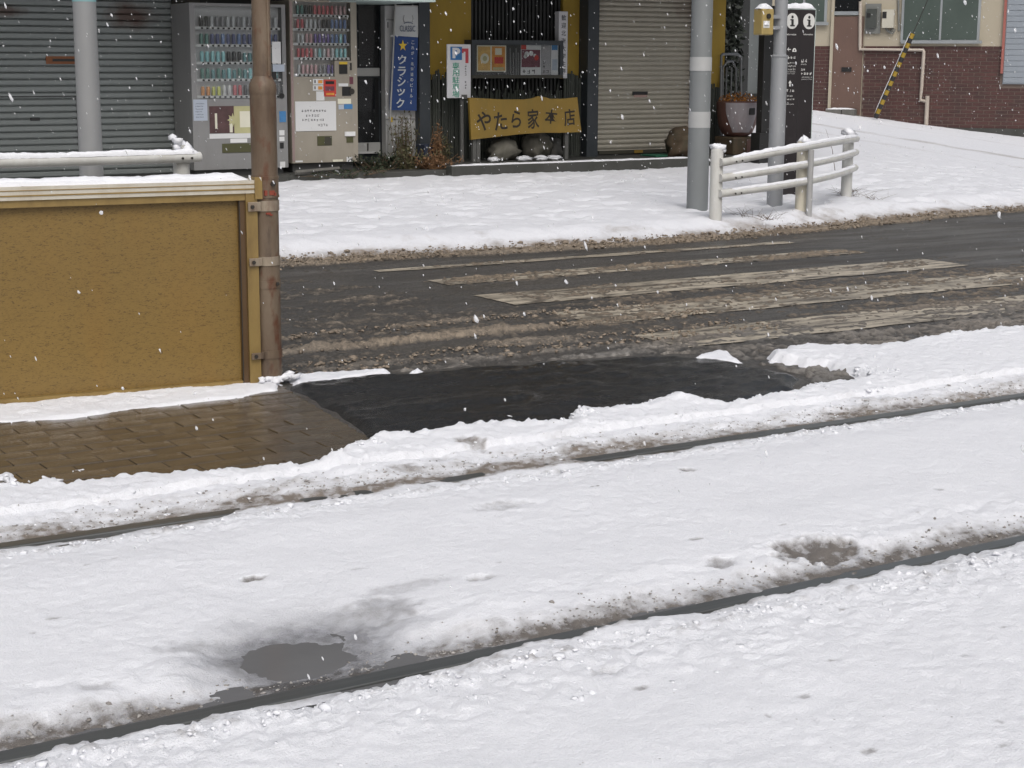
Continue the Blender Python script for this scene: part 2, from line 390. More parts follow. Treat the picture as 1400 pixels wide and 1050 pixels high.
ridge = left*band(Yw, 7.40, .05, .05); Hs += ridge*.012*(1+fbm(XX, YY, 7, 2, 15))
Hs = np.maximum(Hs, -.03) - .012; grey = np.clip(sstep(7.3, 6.4, YY)*.75+left*.25+.25*fbm(XX, YY, 1.2, 3, 6), 0, 1)
Hs = np.where(YY > YE+.25, -.05, Hs); Hs = np.where((sdpoly(XX, YY, [(p.x, p.y) for p in pp]) > -.035) | ((YY < 6.80) & (XX < 3.05)), -.05, Hs)
tag(link("road_slush", grid_mesh("road_slush", xs, ys, Hs, {"grey": grey, "thick": np.clip((Hs+.0125)/.016, 0, 1)}, M("slush"), Hs > -.016)), "brown wet slush in ridges along the road and crosswalk", "slush", kind="stuff")

# ------------------------------------------------------------------ snow over the tracks and the tram stop edge
xs = np.concatenate([np.arange(-8, .3, .12), np.arange(.3, 4.6, .0115), np.arange(4.6, 7.6, .016), np.arange(7.6, 16, .08)])
ys = np.concatenate([np.arange(-3, 2.0, .12), np.arange(2.0, 4.0, .0115), np.arange(4.0, 6.95, .0135)])
XX, YY = np.meshgrid(xs, ys)
bare_px = [(-900, 745), (-300, 690), (0, 657), (35, 657), (60, 645), (100, 654), (180, 642), (300, 638), (420, 628), (470, 612), (498, 594), (560, 590), (620, 581), (690, 575), (765, 573), (782, 557), (850, 553), (915, 541), (990, 547), (1070, 531), (1100, 519), (1170, 513), (1120, 497), (1045, 488), (1040, 480), (1100, 470), (1200, 472), (1300, 457), (1400, 447), (1700, 415), (2400, 350), (2600, 250), (600, 290), (-900, 380)]
bare = [(p.x, p.y) for p in (G(x, y, .02) for x, y in bare_px)]
wob = .042*fbm(XX, YY, 4.5, 4, 21) + .018*fbm(XX, YY, 22, 3, 22)
sd = -sdpoly(XX, YY, bare) + wob
extra = [[(-900, 640), (0, 548), (340, 517), (388, 519), (392, 531), (330, 541), (220, 556), (100, 570), (0, 577), (-900, 670)],
         [(394, 508), (470, 503), (540, 503), (500, 512), (440, 520), (402, 524)], [(556, 500), (600, 499), (580, 505), (556, 506)],
         [(940, 486), (985, 474), (1030, 492), (990, 492)], [(676, 568), (700, 558), (724, 563), (700, 574)], [(78, 640), (100, 632), (145, 633), (130, 641), (95, 643)], [(-20, 652), (10, 640), (34, 650), (20, 658)]]
ext_sd = np.full(XX.shape, -9.0)
for e in extra: ext_sd = np.maximum(ext_sd, sdpoly(XX, YY, [(p.x, p.y) for p in (G(x, y, .01) for x, y in e)]))
ext_sd += wob*.9
big = fbm(XX, YY, .8, 3, 41); mid = fbm(XX, YY, 3.5, 4, 42); fine = fbm(XX, YY, 20, 4, 43, .65); fine2 = fbm(XX, YY, 44, 2, 45); crumb = np.abs(fbm(XX, YY, 26, 3, 44, .65))
sF = YY-Y_RAIL[1]; sN = YY-Y_RAIL[0]; lump = fbm(XX*.7, YY, 7, 4, 51); patchy = sstep(-.05, .35, fbm(XX*.8, YY, 1.7, 3, 46))
rough = np.clip(.16+.40*patchy+np.exp(-((sF+.16)/.12)**2)+np.exp(-((sF-.22)/.16)**2)+1.1*np.exp(-((sN+.26)/.17)**2)+.5*np.exp(-((sN-.25)/.10)**2)+.6*(YY > 5.1), 0, 1.3)
H = .026 + .010*big + .008*mid + rough*(.0055*fine + .0052*fine2 + .007*(crumb-.15))
H += np.where(YY > 4.95, .016*sstep(4.95, 5.5, YY), 0)                        # low bank beyond the far rail
# the snow thins towards the camera side of each rail
H -= (.020)*sstep(-.42, -.12, sF)*(sF < .3) + (.010)*sstep(-.35, -.14, sN)*(sN < .3)*sstep(.3, .0, sN)
bank = sstep(-.01, .075, sd)
H = np.where(sd > -.02, -.035 + (H+.035+(.030*np.clip(mid, -.3, 1)+.016*np.clip(fine, -.2, 1))*sstep(.22, .03, sd)*(YY > 4.9))*bank, -.05)
Hx = -.03 + (.038+.014*mid+.008*fine)*sstep(-.008, .045, ext_sd)
H = np.maximum(H, np.where(ext_sd > -.015, Hx, -.05))
dirt = np.zeros_like(XX); wet = np.zeros_like(XX); warm = np.full(XX.shape, .45)
# far rail: narrow trench, dirty churned slope on its far side
s = sF+.018*fbm(XX, YY, 3, 3, 52)+.036*fbm(XX, YY, 10, 5, 54, .65); cover = sstep(.10, .5, fbm(XX, YY*.3, 1.3, 3, 53))*(1-sstep(3.4, 4.2, XX))
tr = sstep(-.105, -.060, s)*(1-sstep(.055, .22, s)*.92)
H = H*(1-tr) + tr*(-.011+.015*fbm(XX*.6, YY, 5, 5, 55, .62)-.006*np.exp(-(s/.04)**2)+cover*(.014+.010*fine))
H += .010*crumb*np.exp(-((s+.14)/.045)**2) + .014*lump*np.exp(-((s-.18)/.10)**2)
streak = fbm(XX*.35, YY, 11, 4, 56, .6)
dz = sstep(-.07, -.01, s)*np.exp(-np.clip(s-.05, 0, 9)/.12); dirt = np.maximum(dirt, np.clip(dz*(.74+1.3*streak+.5*lump), 0, .92)); dirt = np.maximum(dirt, sstep(-.04, .0, s)*np.exp(-np.clip(s-.05, 0, 9)/.04)*(.85+.5*lump)); dirt = np.maximum(dirt, np.clip(.5*np.exp(-((s+.13)/.05)**2)*(fine*1.6+.25), 0, .5))
wet = np.maximum(wet, (.45-.3*cover)*np.exp(-np.clip(np.abs(s)-.03, 0, 9)/.05)); warm = np.where(dz > .05, .75, warm)
# near rail: wider wet trench, dark slope behind
s = sN+.020*fbm(XX, YY, 2.6, 3, 62)+.046*fbm(XX, YY, 9, 5, 64, .65)
pud = sstep(1.15, 1.5, XX)*(1-sstep(1.80, 2.15, XX))
tr = sstep(-.125, -.075, s)*(1-sstep(.06+.06*pud, .17+.07*pud, s))
flo = -.0075+.016*fbm(XX*.6, YY, 5, 5, 65, .62)-.004*np.exp(-(s/.035)**2)+.006*sstep(.03, .08, s)+.010*np.clip(fbm(XX, YY*.3, 2.4, 3, 68), -.3, 1); flo = flo+.015*sstep(-.022, -.045, s+.012*fine); flo = flo*(1-pud)+(-.016+.012*fbm(XX*.6, YY, 7, 5, 67, .6))*pud
H = H*(1-tr) + tr*flo
H += .014*crumb*np.exp(-((s+.15)/.06)**2) + .016*np.clip(lump, -.4, 1)*np.exp(-((s-.20)/.08)**2)
streak = fbm(XX*.4, YY, 12, 4, 66, .6)
dz = sstep(-.05, .02, s)*np.exp(-np.clip(s-.07, 0, 9)/.045); dirt = np.maximum(dirt, np.clip(dz*(.62+1.1*streak+.5*lump), 0, 1)); dirt = np.maximum(dirt, sstep(-.03, .01, s)*np.exp(-np.clip(s-.055, 0, 9)/.045)*(.95+.5*lump)); dirt = np.maximum(dirt, .55*np.exp(-((s+.045)/.03)**2)*np.clip(.6+fine, 0, 1)); wet = np.maximum(wet, dz*.45)
dirt = np.maximum(dirt, np.clip(.55*np.exp(-((s+.15)/.06)**2)*(fine*1.5+.15), 0, .5)); warm = np.where(dz > .05, .45, warm)
# melted puddle and dark holes
def blob(px, py, rx, ry, depth, dk, wt=.5, sh=.25, seed=0):
    global H, dirt, wet
    p = G(px, py, .02); q = np.sqrt(((XX-p.x)/rx)**2+((YY-p.y)/ry)**2) + sh*fbm(XX, YY, 6, 4, 70+seed)
    q = q+.35*fbm(XX, YY, 38, 2, 75); m = 1-sstep(.45, 1.2, q); H = H-depth*m; dirt = np.maximum(dirt, dk*m); wet = np.maximum(wet, wt*m)
pc = G(412, 896, .0); q = np.sqrt(((XX-pc.x-.02)/.28)**2+((YY-pc.y)/.23)**2)+.42*fbm(XX*.7, YY, 4, 6, 71, .62)
m = 1-sstep(.55, 1.25, q); q2 = q+.10*fine; H = H*(1-m)+m*(-.0095+.0030*fine2*sstep(.3, .8, q2)-.010*(1-sstep(.25, .62, q2))); wet = np.maximum(wet, (1-sstep(.60, 1.45, q))*np.clip(1.05+.6*streak, 0, 1)); pd = 1-sstep(.45, 1.12, q2); dirt = np.maximum(dirt, .52*pd); warm = np.where(pd > .02, .45*(1-pd), warm)
blob(500, 835, .16, .09, .006, .34, .6, .5, 2); blob(270, 880, .12, .05, .003, .25, .5, .6, 3)
blob(1118, 750, .16, .10, .024, 1.0, .35, .3, 4); blob(985, 767, .05, .03, .012, .5, .5, .3, 5)
blob(347, 790, .035, .020, .010, .75, .4, .3, 6); blob(655, 791, .05, .025, .012, .5, .3, .3, 7); blob(530, 805, .16, .05, .003, .22, .3, .6, 8)
blob(940, 641, .035, .03, .010, .65, .2, .3, 9); blob(645, 605, .075, .09, .010, .6, .2, .5, 10); blob(555, 635, .12, .09, .008, .6, .2, .5, 11)
blob(600, 620, .05, .05, .004, .3, .1, .4, 12); blob(830, 918, .05, .03, .006, .35, .1, .4, 13); blob(130, 938, .05, .03, .004, .4, .1, .4, 14)
blob(905, 820, .16, .06, .010, .6, .4, .6, 15); blob(1240, 545, .22, .05, .012, .7, .5, .4, 16); blob(690, 690, .14, .07, .006, .35, .1, .6, 17)
rr = random.Random(5)
for k in range(34):
    p = (rr.uniform(30, 1390), rr.uniform(660, 1040)); blob(*p, rr.uniform(.008, .030), rr.uniform(.006, .016), .003, rr.uniform(.2, .6), .2, .3, 20+k % 9)
dirt = np.clip(dirt*(.85+.5*fine2)+.05*np.clip(mid-.15, 0, 1), 0, 1)
SNOW_X, SNOW_Y, SNOW_H = xs, ys, H
tag(link("track_snow", grid_mesh("track_snow", xs, ys, H, {"dirt": dirt, "wet": wet, "warm": warm}, M("snow"), H > -.048)), kind="structure")
def snow_z(x, y):
    i = min(max(int(np.searchsorted(SNOW_X, x)), 0), len(SNOW_X)-1); j = min(max(int(np.searchsorted(SNOW_Y, y)), 0), len(SNOW_Y)-1); return float(SNOW_H[j, i])
tag(MB().poly([(.9, 3.18, -.012), (2.75, 3.18, -.012), (2.75, 3.75, -.012), (.9, 3.75, -.012)]).build("puddle", "slush_water"), kind="structure")

# tram rails: running head, groove and guard lip
for y, lab in ((Y_RAIL[0], "nearer tram rail, wet dark steel in the slushy trench that runs beside the puddle"), (Y_RAIL[1], "farther tram rail, thin dark steel line at the foot of the snow bank")):
    r_ = thing("tram_rail", (3, y, -.05), lab, "rail")
    MB().box(-30, 40, y-.028, y+.028, -.09, -.004, .004).build("rail_head", "wet_steel", r_)
    MB().box(-30, 40, y-.095, y-.068, -.09, -.010, .003).build("guard_lip", "wet_steel", r_)
    MB().box(-30, 40, y-.068, y-.028, -.09, -.034).build("groove", "wet_steel", r_)

# loose lumps of snow thrown up along the trenches and the bank
def ico():
    bm = bmesh.new(); bmesh.ops.create_icosphere(bm, subdivisions=1, radius=1.0)
    v = np.array([p.co[:] for p in bm.verts]); f = np.array([[q.index for q in t.verts] for t in bm.faces]); bm.free(); return v, f
IV, IF = ico()
def lumps(name, spots, mat, squash=.75):
    vs, fs, o = [], [], 0
    for (x, y, z, r_) in spots:
        d = 1+.45*RNG.standard_normal((len(IV), 1)); a = RNG.uniform(0, 6.28); ca, sa = math.cos(a), math.sin(a)
        p = IV*np.clip(d, .55, 1.5)*np.array([r_*RNG.uniform(.8, 1.5), r_*RNG.uniform(.7, 1.1), r_*squash]); p = np.stack([p[:, 0]*ca-p[:, 1]*sa, p[:, 0]*sa+p[:, 1]*ca, p[:, 2]], 1)
        vs.append(p+np.array([x, y, z])); fs.append(IF+o); o += len(IV)
    me = bpy.data.meshes.new(name); me.from_pydata(np.concatenate(vs).tolist(), [], np.concatenate(fs).tolist()); me.update()
    me.polygons.foreach_set("use_smooth", [True]*len(me.polygons))
    me.materials.append(M(mat)); return link(name, me)
sp = []
for yr, off, wd, cnt in ((Y_RAIL[0], -.150, .035, 1300), (Y_RAIL[0], -.24, .10, 500), (Y_RAIL[1], -.135, .025, 1100), (Y_RAIL[1], .2, .10, 500)):
    for k in range(cnt):
        x = rr.uniform(.7, 7.2); y = yr+off+rr.gauss(0, wd)
        if abs(y-yr+.0) < .07 and rr.random() < .9: continue
        sp.append((x, y, snow_z(x, y)-.001, min(.0105, rr.lognormvariate(math.log(.0033), .55))))
for k in range(1500):
    q = rr.choice(bare_px[2:22]); x = G(q[0]+rr.uniform(-45, 45), q[1], 0).x; y = G(q[0], q[1]+rr.uniform(-4, 14), 0).y
    z = snow_z(x, y)
    if z > -.01: sp.append((x, y, z, min(.015, rr.lognormvariate(math.log(.005), .55))))
tag(lumps("loose_snow", sp, "snow_cap"), "small loose lumps of snow thrown up along the tram rails and bank", "snow", kind="stuff")

# ------------------------------------------------------------------ snow over the far pavement and the side street
PA, PB, PC = Vector((12.64, 10.95, .06)), Vector((23.44, 25.66, .40)), Vector((25.91, 22.46, -.06))
pn = (PB-PA).cross(PC-PA)
def terrain(X, Y):
    a = .10+np.clip(Y-10.6, 0, 4.6)*.0225
    b = PA.z-((X-PA.x)*pn.x+(Y-PA.y)*pn.y)/pn.z
    return a+(np.clip(b, -.6, 1.3)-a)*sstep(11.6, 17, X)
xs = np.concatenate([np.arange(-14, 3, .25), np.arange(3, 14, .035), np.arange(14, 30, .07), np.arange(30, 60, .5)]); ys = np.concatenate([np.arange(10.2, 16.2, .035), np.arange(16.2, 27, .07), np.arange(27, 60, .5)])
XX, YY = np.meshgrid(xs, ys); YE = np.interp(XX, EX, EY)
e = YY-YE+.05*fbm(XX, YY, 1.6, 4, 81)+.02*fbm(XX, YY, 12, 2, 82)
T = terrain(XX, YY); Z = T+.010*fbm(XX, YY, 1.5, 4, 83)+.013*fbm(XX, YY, 6.5, 5, 84, .65)*np.where(XX < 18, 1, .5)
# trodden footprints across the walk
ft = np.zeros_like(XX)
for k in range(620):
    x = rr.uniform(4, 16); y = rr.uniform(11.3, 14.8); a = rr.gauss(.1, .5); i0, i1 = np.searchsorted(xs, [x-.25, x+.25]); j0, j1 = np.searchsorted(ys, [y-.25, y+.25])
    lx, ly = XX[j0:j1, i0:i1]-x, YY[j0:j1, i0:i1]-y; u, v = lx*math.cos(a)+ly*math.sin(a), -lx*math.sin(a)+ly*math.cos(a)
    ft[j0:j1, i0:i1] = np.maximum(ft[j0:j1, i0:i1], np.exp(-(u/.11)**4-(v/.05)**4))
Z -= .024*ft; Z += .010*np.clip(fbm(XX, YY, 14, 3, 89), -.5, 1)*(YY < 17)
up_ = sstep(-.03, .55, e); Z = -.05+(Z+.05)*up_+.03*np.exp(-((e-.16)/.10)**2)*(.6+fbm(XX, YY, 8, 3, 85))
dirt = np.clip(np.exp(-np.clip(e-.08, 0, 9)/.11)*1.15+.8*np.exp(-np.clip(e, 0, 9)/.35)*np.clip(fbm(XX, YY, 6, 4, 86), 0, 1)*2, 0, 1)
def track(p, q, w, amt):
    global dirt
    ex, ey = q.x-p.x, q.y-p.y; L = math.hypot(ex, ey); nx, ny = -ey/L, ex/L
    d = np.abs((XX-p.x)*nx+(YY-p.y)*ny)+.05*fbm(XX, YY, .9, 3, 87); dirt = np.maximum(dirt, amt*np.exp(-(d/w)**2)*np.clip(.7+.8*fbm(XX, YY, 3, 4, 88), 0, 1)*(XX > 13))
track(G(1130, 182, .22), G(1400, 212, .05), .30, .55); track(G(1160, 196, .2), G(1400, 226, .05), .25, .25); track(G(1190, 170, .24), G(1400, 196, .02), .20, .25)
keep = (e > -.08) & ((YY < 16.3) | (XX > 9))
tag(link("sidewalk_snow", grid_mesh("sidewalk_snow", xs, ys, Z, {"dirt": dirt, "wet": 0*dirt, "warm": np.full(XX.shape, .9)}, M("snow_far"), keep)), kind="structure")
paint("dirty_lump", (.235, .19, .145), .6, 0, .5, (.11, .085, .06), 9, .7, .4); paint("grey_lump", (.34, .325, .31), .65, 0, .5, (.14, .12, .10), 9, .9, .4)
sp = []
for k in range(3600):
    x = rr.uniform(4.4, 13.5); y = float(np.interp(x, EX, EY))+rr.gauss(.04, .10); sp.append((x, y, .0+.10*max(0, y-float(np.interp(x, EX, EY)))+rr.random()*.01, min(.018, rr.lognormvariate(math.log(.0065), .5))))
for k in range(1400):
    x = rr.uniform(2.9, 6); y = rr.choice((7.40, 7.42, 7.0, 6.8, 7.8))+rr.gauss(0, .05); sp.append((x, y, -.004, min(.018, rr.lognormvariate(math.log(.0065), .45))))
tag(lumps("slush_lumps", sp, "dirty_lump", .6), "brown frozen slush lumps along the far road edge and wheel ruts", "slush", kind="stuff")
sp = []
for k in range(3200):
    x = rr.uniform(.8, 7.2); yr = Y_RAIL[1] if rr.random() < .62 else Y_RAIL[0]; y = yr+.05+abs(rr.gauss(0, .09 if yr > 4 else .05)); z = snow_z(x, y); sp.append((x, y, z, min(.0065, rr.lognormvariate(math.log(.0026), .45))))
tag(lumps("dirty_snow_lumps", sp, "grey_lump", .6), "grey dirty snow crumbs on the slopes beside the tram rails", "snow", kind="stuff")
def tz(x, y): return float(terrain(np.array([x]), np.array([y]))[0])

# ------------------------------------------------------------------ object materials
def make_panel():
    t = NT("amber_panel"); n1 = t.noise(2.5, t.coord(), 5)
    c = t.mix(n1, (.175, .113, .035), (.225, .145, .045))
    # little dark fibre dashes pressed in the resin sheet
    d = t.noise(1.0, t.coord((52, 52, 200)), 3, .5, 1.6); c = t.mix(t.math('MULTIPLY', t.ramp(d, [(.55, 0), (.62, 1)]), .6), c, (.055, .036, .018))
    st = t.noise(2.0, t.coord((2.5, 2.5, .5)), 4); c = t.mix(t.math('MULTIPLY', t.ramp(st, [(.5, 0), (.75, 1)]), .14), c, (.24, .115, .022))
    t.set(Base_Color=c, Roughness=.36, Specular_IOR_Level=.35); t.bump(d, .15, .004); MATS["amber_panel"] = t.m
make_panel()
paint("gold_alu", (.27, .185, .065), .38, .25, .15, (.12, .07, .03), 6, .5)
paint("bronze_alu", (.10, .058, .026), .35, .2)
paint("cream_alu", (.52, .49, .42), .4, .1, .1, (.25, .17, .08), 5, .4)
def make_rusty():
    t = NT("rusty_pole"); v = t.coord((1, 1, .3)); n = t.noise(5, v, 6, .65); n2 = t.noise(60, t.coord(), 4); n3 = t.noise(14, t.coord((1, 1, .5)), 5)
    c = t.mix(t.ramp(n, [(.3, 0), (.7, 1)]), (.085, .052, .030), (.20, .155, .11)); c = t.mix(t.ramp(n3, [(.54, 0), (.66, .9)]), c, (.10, .036, .016)); c = t.mix(t.ramp(t.noise(9, t.coord((1, 1, .22)), 6, .7), [(.56, 0), (.70, .8)]), c, (.055, .036, .026))
    t.set(Base_Color=c, Roughness=.55, Metallic=.1); t.bump(n2, .25, .004); MATS["rusty_pole"] = t.m
make_rusty()
paint("strap", (.30, .25, .19), .45, .3, .2, (.14, .07, .04), 14, .7)
paint("rust_mark", (.22, .045, .025), .7)
paint("galv_grey", (.195, .208, .212), .5, .1, .14, (.20, .21, .22), 4, .4)
paint("galv_light", (.30, .31, .325), .45, .2, .08)
paint("lamp_pole", (.27, .275, .28), .5, .1, .08)
paint("white_paint", (.52, .52, .50), .45, 0, .08, (.34, .32, .28), 5, .5)
paint("cream_paint", (.58, .54, .44), .45, 0, .08)
paint("grey_post", (.36, .36, .36), .5, .1)
paint("band_white", (.38, .385, .385), .5)
paint("bolt", (.05, .045, .04), .5, .5)
paint("tower_black", (.022, .018, .019), .38, 0, .12)
paint("tower_edge", (.45, .52, .50), .4)
paint("print_white", (.62, .62, .60), .5)
paint("print_black", (.02, .02, .02), .6)
paint("box_yellow", (.36, .27, .10), .5, 0, .12, (.25, .19, .09), 6)
paint("teal_tag", (.20, .38, .40), .5)

def snowcap(name, pts, w, h, label, base_pts=None, step=.02):
    """lumpy snow lying along a path on top of a rail or frame"""
    P = []
    for a, b in zip(pts[:-1], pts[1:]):
        a, b = Vector(a), Vector(b); nseg = max(2, int((b-a).length/step))
        for k in range(nseg): P.append(a.lerp(b, k/nseg))
    P.append(Vector(pts[-1])); n = len(P); arr = np.array([p[:] for p in P]); sarr = np.cumsum(np.r_[0, np.linalg.norm(np.diff(arr, axis=0), axis=1)])
    hz = h*(1+.30*fbm(sarr, sarr*0+h*97, 6, 3, 91)+.18*fbm(sarr, sarr*0, 25, 2, 92)); wz = w*(1+.16*fbm(sarr, sarr*0+5, 7, 3, 93))
    m = 9; vs, fs = [], []
    for i, p in enumerate(P):
        d = (P[min(i+1, n-1)]-P[max(i-1, 0)]); d.z = 0; d.normalize(); sx = Vector((-d.y, d.x, 0)); tp = min(1, (i+.6)/3, (n-1-i+.6)/3)
        for k in range(m):
            a = PI*k/(m-1); vs.append(p+sx*(math.cos(a)*wz[i]/2*(.5+.5*tp))+Vector((0, 0, math.sin(a)**.6*hz[i]*tp+random.gauss(0, .0012))))
    for i in range(n-1):
        for k in range(m-1): fs.append((i*m+k, i*m+k+1, (i+1)*m+k+1, (i+1)*m+k))
        fs.append((i*m, (i+1)*m, (i+1)*m+m-1, i*m+m-1))
    fs += [tuple(range(m)), tuple((n-1)*m+k for k in range(m-1, -1, -1))]
    o = MB()._add(vs, fs).build(name, "snow_cap", None, True); return tag(o, label, "snow", kind="stuff")

# ------------------------------------------------------------------ windbreak of the tram stop
wl_, wr_ = G(0, 553, 0), G(356, 524, 0); wd = (wr_-wl_).normalized(); WZ = FY(345, 246, wr_.y).z
def wpt(s, off, z): return Vector((wr_.x+wd.x*s-wd.y*off, wr_.y+wd.y*s+wd.x*off, z))      # s along (negative = left), off = away from the camera
def wbox(s0, s1, o0, o1, z0, z1):
    vs = [wpt(s, o, z) for z in (z0, z1) for o in (o0, o1) for s in (s0, s1)]
    return MB()._add(vs, [(0, 2, 3, 1), (4, 5, 7, 6), (0, 1, 5, 4), (2, 6, 7, 3), (0, 4, 6, 2), (1, 3, 7, 5)])
WL = -5.5
wb = thing("windbreak_panel", wpt(0, 0, 0), "amber brown windbreak panel in a gold frame along the tram stop", "windbreak")
wbox(WL, -.075, .02, .032, .02, WZ-.07).build("panel", "amber_panel", wb)
tr_ = wbox(WL, .012, -.022, .10, WZ-.055, WZ).build("top_rail", "cream_alu", wb)
wbox(WL, .010, -.0245, -.019, WZ-.040, WZ-.034).build("rail_groove", "gold_alu", tr_); wbox(WL, .010, -.0245, -.019, WZ-.018, WZ-.0145).build("rail_groove", "gold_alu", tr_)
wbox(WL, -.030, -.012, .03, WZ-.085, WZ-.0551).build("lower_rail", "gold_alu", wb)
wbox(-.050, 0, -.018, .055, -.02, WZ-.0552).build("end_post", "gold_alu", wb)
wbox(-.078, -.0502, -.004, .05, -.02, WZ-.0853).build("inner_frame", "bronze_alu", wb)
wbox(-.0785, -.0755, -.010, .0, .0, WZ-.0855).build("glazing_bead", "bolt", wb)
wbox(-.012, .02, -.03, .06, WZ-.08, WZ+.012).build("corner_bracket", "gold_alu", wb)
for s in (-1.6, -3.2): wbox(s-.025, s+.025, .034, .08, -.03, WZ-.056).build("rear_post", "gold_alu", wb)
wbox(WL, -.08, -.01, .05, -.02, .0198).build("bottom_rail", "gold_alu", wb)
snowcap("snow_cap", [wpt(WL, .035, WZ-.002), wpt(-3, .035, WZ-.002), wpt(-.03, .04, WZ-.002)], .11, .030, "ridge of snow lying on top of the amber windbreak panel")

# catenary pole beside it
pb = G(372, 524, 0); PX, PY = pb.x+.010, pb.y+.05
pole = thing("steel_pole", (PX, PY, 0), "rust stained brown steel pole strapped to the end of the windbreak", "pole")
lean = .012
def pz(py): return FY(372, py, PY).z
def pl(z): return (PX+lean*z*.0, PY, z)
zs = pz(108)
MB().tube([pl(-.1), pl(zs-.06)], .056, 28).build("lower_tube", "rusty_pole", pole, True)
MB().tube([pl(zs-.061), pl(zs-.045), pl(zs-.02), pl(zs-.004), pl(zs+.012)], [.0575, .0585, .056, .047, .0395], 28).build("shoulder", "rusty_pole", pole, True)
MB().tube([pl(zs+.0115), pl(4.6)], .0395, 24).build("upper_tube", "rusty_pole", pole, True)
MB().tube([(PX+.014, PY-.038, zs+.012), (PX+.016, PY-.038, 4.4)], .006, 8).build("cable_conduit", "rusty_pole", pole, True)
def strap(py0, py1, r_, mat, ear=True, name="strap"):
    z1, z0 = pz(py0), pz(py1); o = MB().tube([pl(z0), pl(z1)], r_, 28).build(name, mat, pole, True)
    if ear:
        MB().box(PX-.103, PX-.045, PY-.055, PY-.047, z0+.002, z1-.002, .002).build("strap_ear", mat, o)
        zc = (z0+z1)/2; MB().tube([(PX-.085, PY-.062, zc), (PX-.085, PY-.046, zc)], .0085, 6).build("bolt", "bolt", o)
    return o
strap(273, 287, .0597, "strap"); strap(349, 361, .0597, "strap"); strap(477, 487, .0597, "rusty_pole")
o = strap(241, 268, .0587, "rusty_pole", False, "clamp_band"); MB().tube([(PX+.010, PY-.070, pz(250)), (PX+.010, PY-.050, pz(250))], .011, 6).build("bolt", "bolt", o)
MB().tube([pl(pz(243.5)), pl(pz(240))], .061, 28).build("band_rim", "rusty_pole", o, True); MB().tube([pl(pz(269)), pl(pz(266))], .061, 28).build("band_rim", "rusty_pole", o, True)
o = strap(382, 392, .0585, "rusty_pole", False, "collar"); MB().tube([(PX+.022, PY-.066, pz(386)), (PX+.022, PY-.048, pz(386))], .008, 6).build("bolt", "bolt", o)
for (dx, py, w, h) in ((-.022, 262, .006, .022), (.006, 262, .012, .02), (.02, 264, .005, .014), (-.012, 290, .01, .008), (.0, 292, .006, .006)):
    MB().box(PX+dx-w, PX+dx+w, PY-.0607, PY-.045, pz(py)-h/2, pz(py)+h/2).build("paint_mark", "rust_mark", pole)
sp = [(PX+rr.gauss(.03, .045), PY-.05+rr.gauss(0, .022), .012+rr.random()*.012, rr.uniform(.012, .026)) for k in range(26)]
tag(lumps("snow_heap", sp, "snow_cap"), "little heap of snow at the foot of the rusty brown pole", "snow", kind="stuff")

# ------------------------------------------------------------------ far pavement, left: guardrail and lamp pole
gy = 10.75
gr_end = FY(268, 215, gy); gz = FY(150, 218, gy).z
gr = thing("guardrail", (gr_end.x-.3, gy, .1), "white pipe guardrail with a snowy end, in front of the grey shutter", "guardrail")
MB().tube([(gr_end.x-9, gy, gz+.0), (gr_end.x+.015, gy, gz)], .036, 16).build("beam", "white_paint", gr, True)
MB().tube([(gr_end.x+.0, gy, gz), (gr_end.x+.03, gy, gz), (gr_end.x+.042, gy, gz)], [.037, .034, .016], 16).build("end_cap", "white_paint", gr, True)
px0 = FY(253, 220, gy).x
for x in (px0, px0-2.0, px0-4.0):
    MB().tube([(x, gy+.07, .02), (x, gy+.07, gz+.08)], .055, 16).build("post", "white_paint", gr, True)
    MB().box(x-.05, x+.05, gy+.03, gy+.08, gz-.05, gz+.05, .006).build("beam_bracket", "white_paint", gr)
MB().tube([(gr_end.x-9, gy, gz-.33), (gr_end.x+.015, gy, gz-.33)], .030, 16).build("lower_beam", "white_paint", gr, True)
for dx in (-.03, .035): MB().tube([(px0+dx, gy-.045, gz-.004), (px0+dx, gy-.03, gz-.004)], .008, 8).build("bolt", "bolt", gr)
snowcap("snow_cap", [(gr_end.x-9, gy, gz+.024), (gr_end.x-3, gy, gz+.024), (gr_end.x+.02, gy, gz+.022)], .062, .034, "snow lying along the white guardrail before the grey shutter")
tag(lumps("snow_heap", [(px0-.035, gy+.05, gz+.105, .045), (px0-.01, gy+.055, gz+.09, .04), (px0+.03, gy+.03, gz+.06, .045), (px0-.04, gy+.03, gz+.06, .04), (px0-.06, gy+.06, gz+.125, .028)], "snow_cap"), "round cap of snow on the end post of the left guardrail", "snow", kind="stuff")

ly = 11.05; lx = FY(125, 235, ly).x
lp = thing("lamp_pole", (lx, ly, .1), "smooth light grey pole standing behind the left guardrail", "pole")
MB().tube([(lx, ly, 0), (lx, ly, 5.5)], [.080, .066], 32).build("shaft", "lamp_pole", lp, True)
z = FY(120, 0, ly).z; MB().tube([(lx, ly, z-.012), (lx, ly, z+.10)], .0775, 32).build("number_tag", "teal_tag", lp, True)

# ------------------------------------------------------------------ far pavement, right: utility pole, fence, lamp pole, information pillar
u0 = G(958, 284, .13); ux, uy = u0.x, u0.y+.05
up_o = thing("utility_pole", (ux, uy, .1), "thick blue grey pole with two white bands in front of the beige shutter", "pole")
MB().tube([(ux, uy, -.1), (ux, uy, 5)], [.094, .088], 32).build("shaft", "galv_grey", up_o, True)
for a, b in ((97, 78), (175, 153)):
    z0, z1 = FY(960, a, uy-.09).z, FY(960, b, uy-.09).z; MB().tube([(ux, uy, z0), (ux, uy, z1)], .0955, 32).build("white_band", "band_white", up_o, True)

